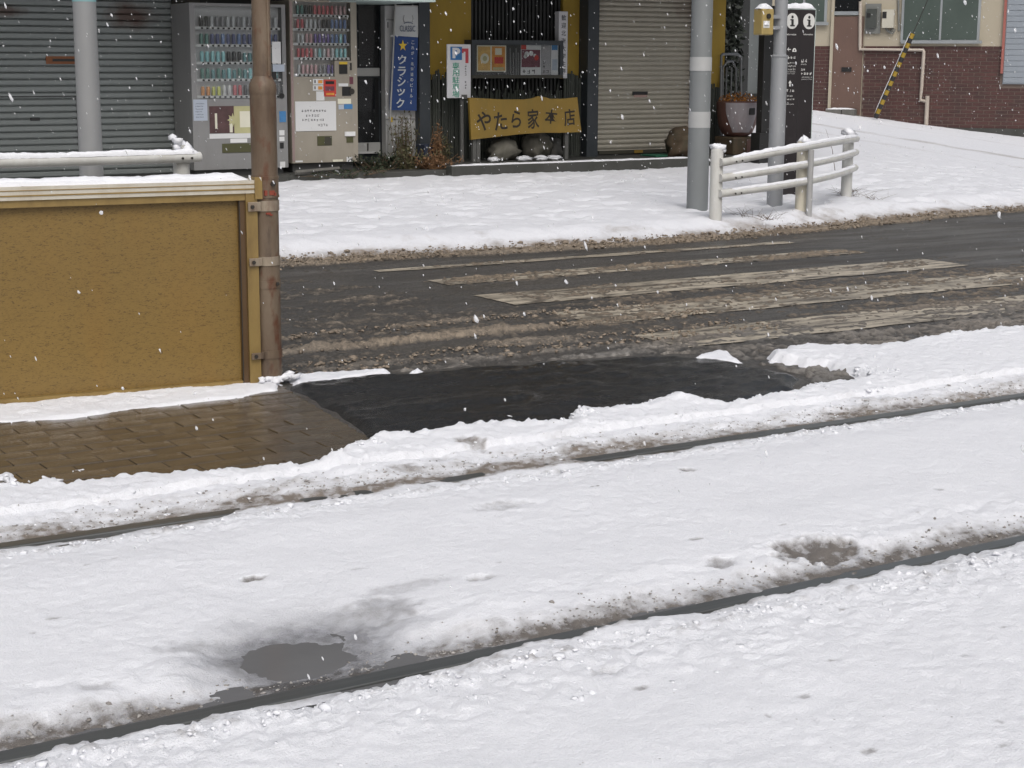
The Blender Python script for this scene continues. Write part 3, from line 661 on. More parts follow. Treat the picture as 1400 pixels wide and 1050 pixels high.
l0 = G(1059, 276, .15); lx2, ly2 = l0.x, l0.y
l2 = thing("lamp_pole", (lx2, ly2, .1), "pale galvanised two-diameter pole carrying the yellow button box", "pole")
zt = FY(1060, 79, ly2).z
MB().tube([(lx2, ly2, -.1), (lx2, ly2, zt)], .071, 28).build("lower_tube", "galv_light", l2, True)
MB().tube([(lx2, ly2, zt), (lx2, ly2, 5)], .057, 28).build("upper_tube", "galv_light", l2, True)
MB().lathe([(.071, zt), (.074, zt+.004), (.074, zt+.018), (.058, zt+.028)], 28, (lx2, ly2, 0)).build("reducer", "galv_light", l2, True)

bx0, bx1, bz0, bz1 = rect(1037, 12, 1053, 48, ly2-.05)
bb = thing("button_box", (bx0, ly2, bz0), "yellow pedestrian button box clamped to the pale pole", "button box")
MB().box(bx0, bx1, ly2-.10, ly2+.02, bz0, bz1, .012).build("housing", "box_yellow", bb)
MB().tube([((bx0+bx1)/2, ly2-.112, bz0+.16), ((bx0+bx1)/2, ly2-.098, bz0+.16)], .022, 16).build("push_button", "bolt", bb)
MB().box(bx0+.012, bx1-.05, ly2-.103, ly2-.099, bz0+.06, bz0+.12, .001).build("instruction_plate", "print_white", bb)
MB().box(bx1-.004, lx2-.045, ly2-.05, ly2+.0, bz0+.05, bz0+.08).build("mounting_arm", "galv_light", bb); MB().box(bx1-.004, lx2-.045, ly2-.05, ly2+.0, bz1-.08, bz1-.05).build("mounting_arm", "galv_light", bb)
snowcap("snow_cap", [(bx0-.005, ly2-.04, bz1-.002), ((bx0+bx1)/2, ly2-.04, bz1-.002), (bx1+.005, ly2-.04, bz1-.002)], .13, .055, "snow piled on top of the yellow button box")
snowcap("snow_cap", [(bx0+.02, ly2-.104, bz0+.085), (bx0+.07, ly2-.104, bz0+.085)], .02, .045, "smear of snow stuck on the front of the yellow button box", step=.01)

# curved three-rail fence
P1, P2, P3 = G(978, 297, .11), G(1095, 282, .14), G(1157, 262, .17)
PA_, PB_, PC_ = P1, P2, P3
def qpt(t):                          # smooth curve through the three posts
    return P1*((t-1)*(t-2)/2)+P2*(-t*(t-2))+P3*(t*(t-1)/2)
fe = thing("guard_fence", P2.copy(), "curved white three-rail pipe fence at the street corner", "fence")
def fz(px, py, p):                    # height on the upright through p
    d = sight(px, py); t = (p.x*rt0.x+p.y*rt0.y)*0; k = math.hypot(p.x, p.y)/math.hypot(d.x, d.y); return CAM_H+d.z*k
tops = (fz(976, 203, P1), fz(1093, 193, P2), fz(1157, 182, P3))
for p, zt_, mat in zip((P1, P2, P3), tops, ("white_paint", "cream_paint", "white_paint")):
    o = MB().tube([(p.x, p.y, -.05), (p.x, p.y, zt_-.02), (p.x, p.y, zt_)], [.052, .052, .044], 20).build("post", mat, fe, True)
q2 = G(1106, 285, .13); MB().tube([(q2.x, q2.y, 0), (q2.x, q2.y, fz(1106, 205, q2))], .026, 14).build("side_post", "grey_post", fe, True)
rows = (((985, 222), (1095, 200), (1157, 190)), ((985, 243), (1095, 224), (1157, 209)), ((985, 264), (1095, 247), (1157, 230)))
for ri, row in enumerate(rows):
    zz = [fz(x, y, p) for (x, y), p in zip(row, (P1, P2, P3))]
    def zq(t): return zz[0]*((t-1)*(t-2)/2)+zz[1]*(-t*(t-2))+zz[2]*(t*(t-1)/2)
    pts = []
    for k in range(37):
        t = .02+k*(2.07-.02)/36; q = qpt(t); d = qpt(t+.01)-qpt(t-.01); nrm = Vector((d.y, -d.x, 0)).normalized(); q = q+nrm*.06; pts.append((q.x, q.y, zq(t)))
    o = MB().tube(pts, .031, 14).build("rail", "white_paint", fe, True)
    MB().tube([pts[-1], tuple(Vector(pts[-1])+(Vector(pts[-1])-Vector(pts[-3])).normalized()*.012)], .024, 12).build("end_plug", "bolt", o, True)
    MB().tube([Vector(pts[0])-Vector((.03, .0, 0)), pts[0], pts[3]], .0335, 14).build("joint_sleeve", "white_paint", o, True)
    for kk in (1, 2): 
        b = Vector(pts[kk+1]); MB().tube([b+Vector((-.02, -.045, -.012)), b+Vector((-.01, -.02, -.008))], .007, 6).build("bolt", "bolt", o)
    lab = ("snow along the top rail of the curved white fence", "snow along the middle rail of the curved white fence", "snow along the lowest rail of the curved white fence")[ri]
    snowcap("snow_cap", [tuple(Vector(p)+Vector((0, 0, .020))) for p in pts[1:-1]], .052, .026 if ri == 0 else .018, lab, step=.03)
for p, zt_, lab in zip((P1, P2, P3), tops, ("snow cap on the nearest post of the curved white fence", "snow cap on the middle post of the curved white fence", "snow cap on the far post of the curved white fence")):
    tag(lumps("snow_heap", [(p.x, p.y, zt_+.012, .050), (p.x+.02, p.y-.01, zt_+.006, .045), (p.x-.015, p.y+.01, zt_+.008, .045), (p.x+.055, p.y-.02, zt_-.02, .034)], "snow_cap", .6), lab, "snow", kind="stuff")

# information pillar
tb = G(1088, 268, .13); ty = tb.y+.12
tx0, tx1 = FY(1069.5, 140, ty).x, FY(1111.5, 140, ty).x; tzt = FY(1092, 13, ty).z
tw = thing("information_pillar", ((tx0+tx1)/2, ty, .1), "dark brown black information pillar with two white i discs", "pillar sign")
MB().box(tx0, tx1-.008, ty, ty+.11, -.05, tzt, .004).build("body", "tower_black", tw)
MB().box(tx1-.0078, tx1, ty+.002, ty+.108, -.05, tzt-.004).build("edge_trim", "tower_edge", tw)
MB().box(tx0+.003, tx1-.003, ty+.003, ty+.107, tzt-.001, tzt+.012).build("cap", "tower_edge", tw)
xm = (tx0+tx1)/2
MB().box(xm-.0015, xm+.0015, ty-.0012, ty+.001, .2, tzt-.01).build("panel_joint", "print_black", tw)
for cx in (FY(1083, 29, ty).x, FY(1106, 29, ty).x):
    zc = FY(1094, 29, ty).z; rad = (FY(1094, 18, ty).z-FY(1094, 40, ty).z)/2*.98
    dsk = MB().tube([(cx, ty-.0025, zc), (cx, ty+.001, zc)], rad, 32).build("disc", "print_white", tw)
    MB().box(cx-rad*.16, cx+rad*.22, ty-.0045, ty-.0026, zc-rad*.52, zc+rad*.22).build("letter_stem", "print_black", dsk); MB().box(cx-rad*.34, cx+rad*.1, ty-.0047, ty-.0027, zc+rad*.10, zc+rad*.24).build("letter_serif", "print_black", dsk)
    MB().box(cx-rad*.36, cx+rad*.42, ty-.0048, ty-.0028, zc-rad*.66, zc-rad*.50).build("letter_foot", "print_black", dsk); MB().tube([(cx+.0, ty-.0046, zc+rad*.52), (cx, ty-.0026, zc+rad*.52)], rad*.19, 14).build("letter_dot", "print_black", dsk)
def tpx(x, y): p = FY(x, y, ty); return p.x, p.z
for cx in (1082, 1105):
    x, z = tpx(cx, 47); lettering("Information", x, ty-.001, z, .016, "print_white", tw, w=.115)
x, z = tpx(1078.5, 67.5); a = .022
MB().prism([(x-a, z), (x-.1*a, z+.8*a), (x+.05*a, z+.62*a), (x-.45*a, z+.17*a), (x+a, z+.17*a), (x+a, z-.17*a), (x-.45*a, z-.17*a), (x+.05*a, z-.62*a), (x-.1*a, z-.8*a)], ty-.0015, ty+.001).build("arrow", "print_white", tw)
x, z = tpx(1086, 68.5); MB().prism([(x-.024, z-.016), (x+.024, z-.016), (x+.024, z), (x+.01, z+.018), (x-.01, z+.018), (x-.024, z)], ty-.0015, ty+.001).build("pictogram", "print_white", tw); MB().prism([(x-.008, z-.008), (x+.008, z-.008), (x+.004, z+.006), (x-.004, z+.006)], ty-.0025, ty-.0016).build("pictogram_cut", "tower_black", tw)
x, z = tpx(1080, 114); MB().prism([(x-.022, z), (x, z+.028), (x+.022, z), (x+.007, z+.003), (x+.009, z-.028), (x-.009, z-.028), (x-.007, z+.003)], ty-.0015, ty+.001).build("arrow", "print_white", tw)
def tmarks(x0, y0, x1, y1, rows, seed, fill=.8):
    p, q = FY(x0, (y0+y1)/2, ty), FY(x1, (y0+y1)/2, ty); zt_, zb = FY((x0+x1)/2, y0, ty).z, FY((x0+x1)/2, y1, ty).z
    marks(p.x, q.x, zb, zt_, ty-.0002, rows, "print_white", tw, seed=seed, fill=fill, ragged=.12)
tmarks(1073, 76, 1090, 81, 1, 1, .95); tmarks(1073, 84, 1089, 97, 3, 2, .62); tmarks(1073, 97, 1088, 102, 2, 3, .6); tmarks(1095, 80, 1107, 86, 1, 4, .95); tmarks(1095, 86.5, 1105, 89.5, 1, 5, .7)
tmarks(1095, 93, 1103, 97, 1, 6, .95); tmarks(1095, 98, 1112, 103, 1, 7, .95); tmarks(1096, 104, 1112, 110, 2, 8, .6); tmarks(1071, 121.5, 1088, 126.5, 1, 9, .95); tmarks(1071, 129, 1087, 138, 2, 10, .6); tmarks(1071, 141, 1087, 144, 1, 11, .6)
snowcap("snow_cap", [(tx0+.005, ty+.055, tzt+.010), (xm, ty+.055, tzt+.010), (tx1-.005, ty+.055, tzt+.010)], .125, .045, "rounded snow on top of the dark information pillar")

# ------------------------------------------------------------------ shop materials
def make_shutter(name, col, rust):
    t = NT(name); v = t.coord((.7, .7, .7), "Object"); geo = t.new("NewGeometry"); w = geo.outputs["Position"]
    n = t.noise(1.3, w, 5, .6); n2 = t.noise(9, w, 5, .65)
    c = t.mix(n, tuple(x*.82 for x in col), tuple(x*1.08 for x in col)); c = t.mix(t.math('MULTIPLY', t.ramp(n2, [(.55, 0), (.8, 1)]), .3), c, tuple(x*.55 for x in col))
    if rust:
        for cx, cz, rx, rz, k in rust:
            mp = t.new("Mapping"); mp.inputs["Location"].default_value = (-cx/rx, 0, -cz/rz); mp.inputs["Scale"].default_value = (1/rx, 0, 1/rz); t.l.new(w, mp.inputs[0])
            ln = t.new("VectorMath", operation='LENGTH'); t.l.new(mp.outputs[0], ln.inputs[0])
            q = t.math('ADD', ln.outputs["Value"], t.math('MULTIPLY', t.math('SUBTRACT', n2, .5), 1.2)); c = t.mix(t.math('MULTIPLY', t.ramp(q, [(.35, 1), (1.0, 0)]), k), c, (.075, .030, .016))
    t.set(Base_Color=c, Roughness=.5, Metallic=.15); t.bump(n2, .08, .004); MATS[name] = t.m
YS = 16.0
a = FY(180, 22, YS); b = FY(5, 15, YS)
make_shutter("shutter_grey", (.24, .262, .26), [(a.x, a.z, .30, .16, .8), (b.x, b.z, .25, .07, .7)])
make_shutter("shutter_beige", (.43, .40, .335), [(FY(945, 10, YS).x, FY(945, 10, YS).z, .35, .2, .35), (FY(815, 5, YS).x, 1.95, .15, .2, .3)])
make_shutter("shutter_blue", (.27, .30, .335), None)
paint("dark_timber", (.020, .021, .021), .6, 0, .3); paint("dark_trim", (.030, .036, .042), .5, 0, .2, (.05, .055, .06), 4, .5); paint("brown_trim", (.045, .042, .03), .55)
paint("yellow_wall", (.34, .225, .032), .75, 0, .12, (.20, .135, .03), 3, .4, .2); paint("dark_glass", (.012, .013, .014), .12, 0, .1)
paint("white_rail", (.34, .34, .33), .4); paint("white_board", (.44, .44, .44), .5, 0, .06, (.28, .27, .25), 3, .4); paint("concrete", (.12, .115, .105), .8, 0, .25, (.05, .055, .045), 3, .6, .3)
paint("concrete_dark", (.05, .05, .046), .7, 0, .25, (.025, .028, .02), 4, .6, .3)
paint("vm_grey", (.235, .235, .235), .45, 0, .08, (.15, .14, .13), 3, .3); paint("vm_beige", (.315, .285, .235), .45, 0, .08, (.2, .175, .14), 3, .3); paint("vm_side", (.06, .06, .06), .5)
paint("vm_back", (.60, .60, .61), .5, 0, .05); paint("vm_back_warm", (.54, .51, .49), .5, 0, .05); paint("shelf_white", (.72, .72, .72), .45, 0, .05); paint("tag_black", (.015, .015, .015), .4)
paint("olive_flap", (.075, .075, .032), .3); paint("paper", (.66, .665, .67), .6, 0, .04); paint("paper_blue", (.42, .47, .55), .6, 0, .05); paint("ink", (.045, .045, .05), .7)
paint("poster_dark", (.085, .045, .045), .4, 0, .7, None, 14); paint("poster_yellow", (.46, .44, .24), .4, 0, .2, None, 9); paint("poster_cream", (.70, .68, .56), .4); paint("sticker_blue", (.06, .20, .42), .4, 0, .3, None, 30)
paint("poster_red", (.52, .05, .04), .4); paint("poster_orange", (.62, .27, .05), .4, 0, .5, None, 16); paint("poster_amber", (.60, .38, .12), .4, 0, .5, None, 14); paint("poster_plum", (.16, .05, .07), .4, 0, .6, None, 18); paint("poster_silver", (.36, .35, .36), .5, 0, .3, None, 22)
paint("banner_white", (.40, .415, .42), .7, 0, .05); paint("banner_blue", (.018, .048, .16), .7, 0, .12); paint("banner_yellow", (.62, .43, .04), .6); paint("banner_ink", (.10, .12, .17), .7); paint("banner_print", (.46, .49, .52), .7)
paint("sign_white", (.58, .58, .60), .5, 0, .05); paint("sign_blue", (.03, .14, .34), .5); paint("sign_red", (.42, .05, .06), .5); paint("sign_green", (.03, .27, .17), .5, 0, .2, None, 30)
paint("gold_board", (.25, .158, .026), .6, 0, .22, (.18, .13, .03), 4, .6, .25); paint("brush_ink", (.020, .015, .010), .6); paint("post_grey", (.10, .10, .095), .7, 0, .2)
paint("rock", (.16, .15, .125), .85, 0, .4, (.07, .075, .05), 6, .6, .6, 25); paint("green_mat", (.012, .10, .055), .8, 0, .2); paint("rust_pipe", (.20, .03, .02), .7); paint("pipe_steel", (.16, .165, .17), .4, .5); paint("awning_pale", (.36, .44, .42), .5)
paint("barrel_red", (.10, .045, .035), .5, 0, .3, (.05, .04, .03), 5); paint("barrel_plate", (.22, .20, .21), .45, 0, .15, (.16, .10, .10), 6, .5); paint("stump", (.075, .05, .03), .85, 0, .4, (.03, .035, .02), 5, .7, .5, 30); paint("bloom", (.30, .12, .02), .8, 0, .4, None, 20)
def make_bamboo():
    t = NT("bamboo_dark"); geo = t.new("NewGeometry"); w = geo.outputs["Position"]; mp = t.new("Mapping"); mp.inputs["Scale"].default_value = (38, 1, 2.2); t.l.new(w, mp.inputs[0]); n = t.noise(1.0, mp.outputs[0], 4, .6); n2 = t.noise(2.5, w, 4)
    c = t.mix(n, (.012, .014, .014), (.085, .095, .078)); c = t.mix(t.ramp(n2, [(.5, 0), (.7, .6)]), c, (.025, .032, .02)); t.set(Base_Color=c, Roughness=.7); MATS["bamboo_dark"] = t.m
make_bamboo()
def make_pane():
    t = NT("pane_glass"); tr = t.new("BsdfTransparent"); gl = t.new("BsdfGlossy"); gl.inputs["Roughness"].default_value = .06; fr = t.new("Fresnel"); fr.inputs["IOR"].default_value = 1.45; mx = t.new("MixShader")
    tr.inputs["Color"].default_value = (.95, .96, .96, 1); t.l.new(fr.outputs[0], mx.inputs[0]); t.l.new(tr.outputs[0], mx.inputs[1]); t.l.new(gl.outputs[0], mx.inputs[2]); t.l.new(mx.outputs[0], t.out.inputs["Surface"]); MATS["pane_glass"] = t.m
make_pane()

ZL = .30                                    # top of the step along the shop fronts
def fbox(x0, y0, x1, y1, Yf, depth, mat, name, parent, bev=0.0, pad=0.0):
    X0, X1, Z0, Z1 = rect(x0, y0, x1, y1, Yf); return MB().box(X0, X1, Yf, Yf+depth, Z0, Z1, bev).build(name, mat, parent)

# step along the fronts
xe = FY(1046, 220, 15.2).x; xl = FY(616, 236, 15.15).x
led = thing("shop_step", (11, 15.15, .1), "dark concrete step along the restaurant front, edged with snow", "step")
MB().box(xl, xe, 15.12, 16.6, -.1, ZL, .012).build("step", "concrete_dark", led)
snowcap("snow_cap", [(xl+.02, 15.18, ZL-.002), (FY(945, 220, 15.18).x, 15.18, ZL-.002)], .10, .016, "thin line of snow on the edge of the dark shop step", step=.05)
low = thing("concrete_apron", (5, 15.3, .1), "low dark concrete apron under the vending machines", "apron")
MB().box(-6, xl-.005, 15.22, 16.6, -.1, ZL-.04, .01).build("slab", "concrete_dark", low)

# ------------------------------------------------------------------ shuttered shop on the left
XA, XB = -7.0, FY(531, 100, YS).x
sh = thing("shuttered_shop", (3, YS, .1), "shop front with grey roller shutter, dark glass door and white side door", "shop")
xs0, xs1 = FY(240, 100, YS).x, FY(261, 100, YS).x
zt_sh = 2.35
MB().box(XA, XB, YS+.25, YS+6, -.1, 5.2).build("body_wall", "dark_timber", sh)
MB().box(XA, FY(600, 5, 15.0).x, 15.0, YS+.26, 2.62, 5.2).build("upper_storey", "concrete", sh)
MB().box(FY(485, 2, 15.0).x, FY(592, 3, 15.0).x, 14.95, YS+.1, FY(540, 1.5, 14.95).z, FY(540, 1.5, 14.95).z+.16).build("eaves_strip", "awning_pale", sh)
MB().box(XA, FY(484, 2, 15.0).x, 14.2, YS+.2, 2.42, 2.6).build("shade_canopy", "dark_trim", sh)  # unseen overhang, extended outward to shade the shutter and vending machines
MB().box(xs0, xs1+.1, YS-.04, YS+.24, ZL-.05, zt_sh).build("shutter_jamb", "brown_trim", sh)
shu = MB().box(XA, xs0, YS+.055, YS+.08, ZL-.06, zt_sh).build("shutter", "shutter_grey", sh)
pit = FY(60, 100, YS).z-FY(60, 109.1, YS).z; prof = MB()
L = xs0-XA-.01
nz_ = int((zt_sh-(ZL-.04))/pit)
sl = MB(); cs = [(0, 0), (-.018, .004), (-.026, pit*.25), (-.026, pit*.75), (-.018, pit-.007), (0, pit-.003)]
vs = [(0, y, z) for y, z in cs]+[(L, y, z) for y, z in cs]; kk = len(cs)
sl._add(vs, [tuple(range(kk)), tuple(range(2*kk-1, kk-1, -1))]+[(i, i+kk, (i+1) % kk+kk, (i+1) % kk) for i in range(kk)])
slm = sl.mesh("slat", "shutter_grey")
for k in range(nz_): link("slat", slm, shu, (XA, YS+.052, ZL-.04+k*pit))
o = fbox(63, 77, 108, 87.5, YS+.018, .02, paint("slot_rust", (.22, .085, .035), .7, 0, .3), "mail_slot", sh); fbox(72, 80.5, 105, 84, YS+.013, .01, "tag_black", "slot_opening", o)
fbox(42, 161, 54.5, 165, YS+.018, .02, "tag_black", "finger_slot", sh); fbox(106, 132, 108.2, 214, YS+.020, .02, "tag_black", "wicket_joint", sh)
fbox(0, 131.3, 107, 132.6, YS+.0215, .02, "tag_black", "wicket_joint", sh); fbox(-60, 214, 240, 222, YS+.01, .03, "brown_trim", "shutter_foot", sh)
# dark glass door between the machines and the banner
d = fbox(486, 2, 532, 222, YS+.12, .1, "dark_trim", "door", sh)
for y0, y1 in ((4, 92), (106, 194)): fbox(490, y0, 518, y1, YS+.105, .02, "dark_glass", "pane", d)
fbox(488, 93, 519, 104, YS+.09, .04, "white_rail", "mid_rail", d); fbox(488, 195, 520, 209, YS+.09, .04, "white_rail", "bottom_rail", d); fbox(488, 207.5, 520, 210, YS+.06, .03, "white_board", "sill", d)
MB().tube([FY(503, 196, YS+.085), FY(503, 206, YS+.085)], .008, 8).build("door_bolt", "bolt", d)
d = fbox(527, 8, 573, 214, YS-.02, .1, "white_board", "side_door", sh, .006)
fbox(528.5, 26, 538, 28, YS-.026, .01, "vm_grey", "groove", d); fbox(528, 162, 572, 164, YS-.026, .01, "vm_grey", "groove", d); fbox(530, 30, 531, 38, YS-.026, .01, "vm_side", "hinge", d); fbox(530, 172, 541, 208, YS-.026, .01, "white_rail", "lower_panel", d); fbox(544, 172, 571, 208, YS-.026, .01, "white_rail", "lower_panel", d)
fbox(532, 160, 537, 167, YS-.027, .008, "banner_yellow", "sticker", d)

# ------------------------------------------------------------------ vending machines
CANC = {}
def canmat(k, c): 
    return paint("can_"+k, tuple(min(.75, .08+x*1.7) for x in c), .32, .1, .15, None, 30)
cols = dict(dark=(.03, .03, .03), white=(.42, .42, .42), silver=(.36, .37, .38), navy=(.08, .09, .17), blue=(.12, .17, .30), sky=(.20, .38, .52), teal=(.10, .20, .21), green=(.08, .16, .14), red=(.36, .09, .10), pink=(.42, .26, .27), orange=(.42, .16, .03), lime=(.36, .38, .08), grey=(.18, .18, .19), violet=(.12, .09, .22), gold=(.30, .22, .07))
for k, c in cols.items(): canmat(k, c)
def vending(label, Yf, x0, x1, y0, y1, dx0, dx1, dy0, dy1, shelves, rows, body, back, n_can, can_h):
    X0, X1 = FY(x0, (y0+y1)/2, Yf).x, FY(x1, (y0+y1)/2, Yf).x; Z0, Z1 = FY((x0+x1)/2, y1, Yf).z, FY((x0+x1)/2, y0, Yf).z
    t = thing("vending_machine", ((X0+X1)/2, Yf+.3, Z0), label, "vending machine")
    DX0, DX1 = FY(dx0, 80, Yf).x, FY(dx1, 80, Yf).x; DZ0, DZ1 = FY((x0+x1)/2, dy1, Yf).z, FY((x0+x1)/2, dy0, Yf).z
    MB().box(X0+.003, X1-.003, Yf+.10, YS-.015, Z0+.02, Z1-.003).build("cabinet", body, t)
    MB().box(X0+.03, X1-.03, Yf+.06, YS-.05, Z0-.09, Z0+.0195).build("base", "vm_side", t)
    for n_, bx in (("stile", (X0, DX0, Z0, Z1)), ("stile", (DX1, X1, Z0, Z1)), ("header", (DX0+.0005, DX1-.0005, DZ1, Z1)), ("door_panel", (DX0+.0005, DX1-.0005, Z0, DZ0))):
        MB().box(bx[0], bx[1], Yf, Yf+.098, bx[2], bx[3]).build(n_, body, t)
    MB().box(DX0, DX1, Yf+.085, Yf+.097, DZ0, DZ1).build("display_back", back, t)
    for si, (ys_, row) in enumerate(zip(shelves, rows)):
        zc = FY((x0+x1)/2, ys_, Yf).z; xr = DX1-.008 if len(row) >= n_can-2 else DX0+(DX1-DX0)*len(row)/n_can+.02
        s_ = MB().box(DX0+.004, xr, Yf+.022, Yf+.084, zc-.012, zc+.014).build("shelf", "shelf_white", t)
        pitch = (DX1-DX0-.07)/n_can
        for k, cn in enumerate(row):
            if cn is None: continue
            x = DX0+.05+pitch*(k+.5); hh = can_h*(.88 if cn in ("orange", "lime", "teal") else 1.0); key = (round(pitch, 3), round(hh, 3))
            if key not in CANC: CANC[key] = MB().lathe([(pitch*.26, 0), (pitch*.33, .006), (pitch*.33, hh-.012), (pitch*.24, hh)], 10).mesh("can", None, True); CANC[key].materials.append(None)
            o = link("can", CANC[key], t, (x, Yf+.046, zc+.0145)); o.material_slots[0].link = 'OBJECT'; o.material_slots[0].material = MATS["can_"+cn]
            MB().box(x-pitch*.19, x+pitch*.19, Yf+.0175, Yf+.0215, zc-.009, zc+.008).build("price_button", "tag_black" if body == "vm_grey" else "bolt", s_)
    MB().box(DX0, DX1, Yf+.006, Yf+.010, DZ0, DZ1).build("display_pane", "pane_glass", t)
    return t
R = lambda s_: [dict(k="dark", w="white", s="silver", n="navy", b="blue", y="sky", t="teal", g="green", r="red", p="pink", o="orange", l="lime", a="grey", v="violet", d="gold", _=None).get(ch) for ch in s_] if False else [{"k": "dark", "w": "white", "s": "silver", "n": "navy", "b": "blue", "y": "sky", "t": "teal", "g": "green", "r": "red", "p": "pink", "o": "orange", "l": "lime", "a": "grey", "v": "violet", "d": "gold", "_": None}[ch] for ch in s_]
Y1 = 15.50
v1 = vending("grey vending machine half hidden behind the brown pole", Y1, 262, 392, 5, 231, 268, 386, 9, 135, (39, 62.5, 86.5, 109.5, 132.5), (R("kksaassasaasaas"), R("ggnnbnnbnnnbnbn"), R("yyyyykkkttktytt"), R("ggtgtytgtytyttt"), R("oollwwrrkaasaak")), "vm_grey", "vm_back", 15, .098)
Yp = Y1-.002
def stick(px, mat, name, par, Yb, th=.004): return fbox(*px, Yb-th, th-.0005, mat, name, par)
o = stick((264.5, 136, 283.5, 165), "paper_blue", "paper_notice", v1, Y1); X0, X1, Z0, Z1 = rect(267, 140, 281, 162, Y1); marks(X0, X1, Z0, Z1, Y1-.0045, 6, "ink", o, seed=21, fill=.5)
o = stick((286.5, 145, 320, 182), "poster_dark", "poster", v1, Y1); stick((294, 155, 297, 176), "poster_cream", "poster_figure", o, Y1-.004, .002); stick((314, 160, 318, 181), "poster_cream", "poster_figure", o, Y1-.004, .002)
o = stick((320.2, 145, 352, 182), "poster_yellow", "poster", v1, Y1); stick((328, 152, 342, 174), "poster_cream", "poster_figure", o, Y1-.004, .002)
X0, X1, Z0, Z1 = rect(310, 153, 326, 175, Y1); cx, cz = (X0+X1)/2, (Z0+Z1)/2; st = []
for k in range(16): a = 2*PI*k/16; q = (.5 if k % 2 else 1)*(X1-X0)/2; st.append((cx+math.cos(a)*q, cz+math.sin(a)*q*1.1))
MB().prism(st, Y1-.0075, Y1-.0045).build("poster_burst", "poster_yellow", o)
stick((286.5, 182.5, 352, 189), "paper", "label_strip", v1, Y1); stick((315, 189.5, 338, 195), "shelf_white", "label_strip", v1, Y1)
o = fbox(304, 196, 352, 208.5, Y1-.008, .0075, "olive_flap", "dispensing_flap", v1, .002)
stick((372, 57, 384, 87), "paper", "paper_notice", v1, Y1); stick((373, 88, 389, 98), "paper_blue", "sticker", v1, Y1); stick((371, 98, 378, 109), "tag_black", "note_reader", v1, Y1, .008)
p = FY(385, 131, Y1); MB().tube([(p.x, Y1-.012, p.z), (p.x, Y1, p.z)], .026, 18).build("coin_unit", "tag_black", v1)
stick((382, 152, 391, 167), "sticker_blue", "sticker", v1, Y1); stick((382, 178, 389, 185), "paper", "sticker", v1, Y1); stick((382, 187, 389, 193), "paper", "sticker", v1, Y1); stick((383, 195, 388, 203), "tag_black", "coin_return", v1, Y1, .006); stick((383, 221, 390, 229), "paper", "sticker", v1, Y1); stick((271, 229, 281, 236), "poster_cream", "sticker", v1, Y1) if False else None

Y2 = 15.55
v2 = vending("beige vending machine with a big handwritten notice on its front", Y2, 397.5, 488.5, 0.5, 222, 401.5, 480, 3, 105, (21.8, 40.8, 60.6, 80.4, 102.8), (R("ggkkrrrrrppp"), R("rrsssakkbbbb"), R("ssppvvvvbbyb"), R("rrrrsyspsyyy"), R("sppppaavv")), "vm_beige", "vm_back_warm", 12, .088)
fbox(457.5, 83, 481, 107, Y2-.002, .10, "vm_beige", "control_panel", v2)
o = stick((464, 88, 475, 101), "tag_black", "note_reader", v2, Y2-.002, .008); stick((464, 84.5, 475, 88), "banner_yellow", "sticker", v2, Y2-.002); stick((478.5, 86, 481, 96), "bolt", "coin_slot", v2, Y2-.002); stick((478, 105, 483, 115), "poster_plum", "sticker", v2, Y2)
stick((463, 114, 476, 118), "paper", "sticker", v2, Y2); o = stick((468, 118.5, 480, 131), "tag_black", "coin_unit", v2, Y2, .006); p = FY(480.5, 125, Y2); MB().tube([(p.x, Y2-.012, p.z), (p.x, Y2, p.z)], .030, 18).build("coin_dial", "bolt", o)
stick((462, 135, 480, 142), "poster_cream", "sticker", v2, Y2); stick((463, 143, 470, 149.5), "paper_blue", "sticker", v2, Y2); stick((470.5, 142.5, 482, 149), "sticker_blue", "sticker", v2, Y2)
o = stick((442.5, 109, 459.5, 132), "poster_red", "poster", v2, Y2); stick((445, 111, 457, 115), "tag_black", "poster_print", o, Y2-.004, .002); stick((444.5, 118, 457, 124), "poster_plum", "poster_print", o, Y2-.004, .002); stick((446, 127, 457, 130), "poster_orange", "poster_print", o, Y2-.004, .002)
for ya in (108, 116.5):
    o = stick((428, ya, 442, ya+7.5), "paper", "sticker", v2, Y2); stick((435, ya+1.5, 441, ya+6), "poster_orange", "sticker_print", o, Y2-.004, .002); stick((430, ya+1.5, 431.5, ya+5.5), "ink", "sticker_print", o, Y2-.004, .002)
stick((432.5, 125, 443.5, 137.5), "paper", "paper_slip", v2, Y2)
o = stick((404, 138.5, 459.5, 179), "paper", "notice_board", v2, Y2, .008)
for i, (ya, xa, xb) in enumerate(((149, 412, 447), (155.5, 418, 440), (161.5, 413, 446), (168.5, 434, 451))):
    X0, X1, Z0, Z1 = rect(xa, ya, xb, ya+5, Y2-.008); marks(X0, X1, Z0, Z1, Y2-.0083, 1, "ink", o, "handwriting", 30+i, .8, 0)
o = fbox(434, 186, 454, 199, Y2-.006, .0055, "olive_flap", "dispensing_flap", v2, .002); stick((444, 187, 453, 198), "brown_trim", "flap_opening", o, Y2-.006, .002)
stick((472, 180, 486, 186), "shelf_white", "coin_tray_hood", v2, Y2, .02); stick((474, 187, 483, 195), "olive_flap", "coin_tray", v2, Y2, .006)
stick((404, 219.5, 414, 221.8), "paper", "sticker", v2, Y2); stick((455, 218, 469, 221), "poster_cream", "sticker", v2, Y2); stick((474, 214.5, 482, 221), "paper", "sticker", v2, Y2)
for x0, x1 in ((398, 402),): fbox(x0, 2, x1-.7, 221, Y2-.004, .0035, paint("vm_edge_pink", (.30, .22, .21), .5), "edge_strip", v2)
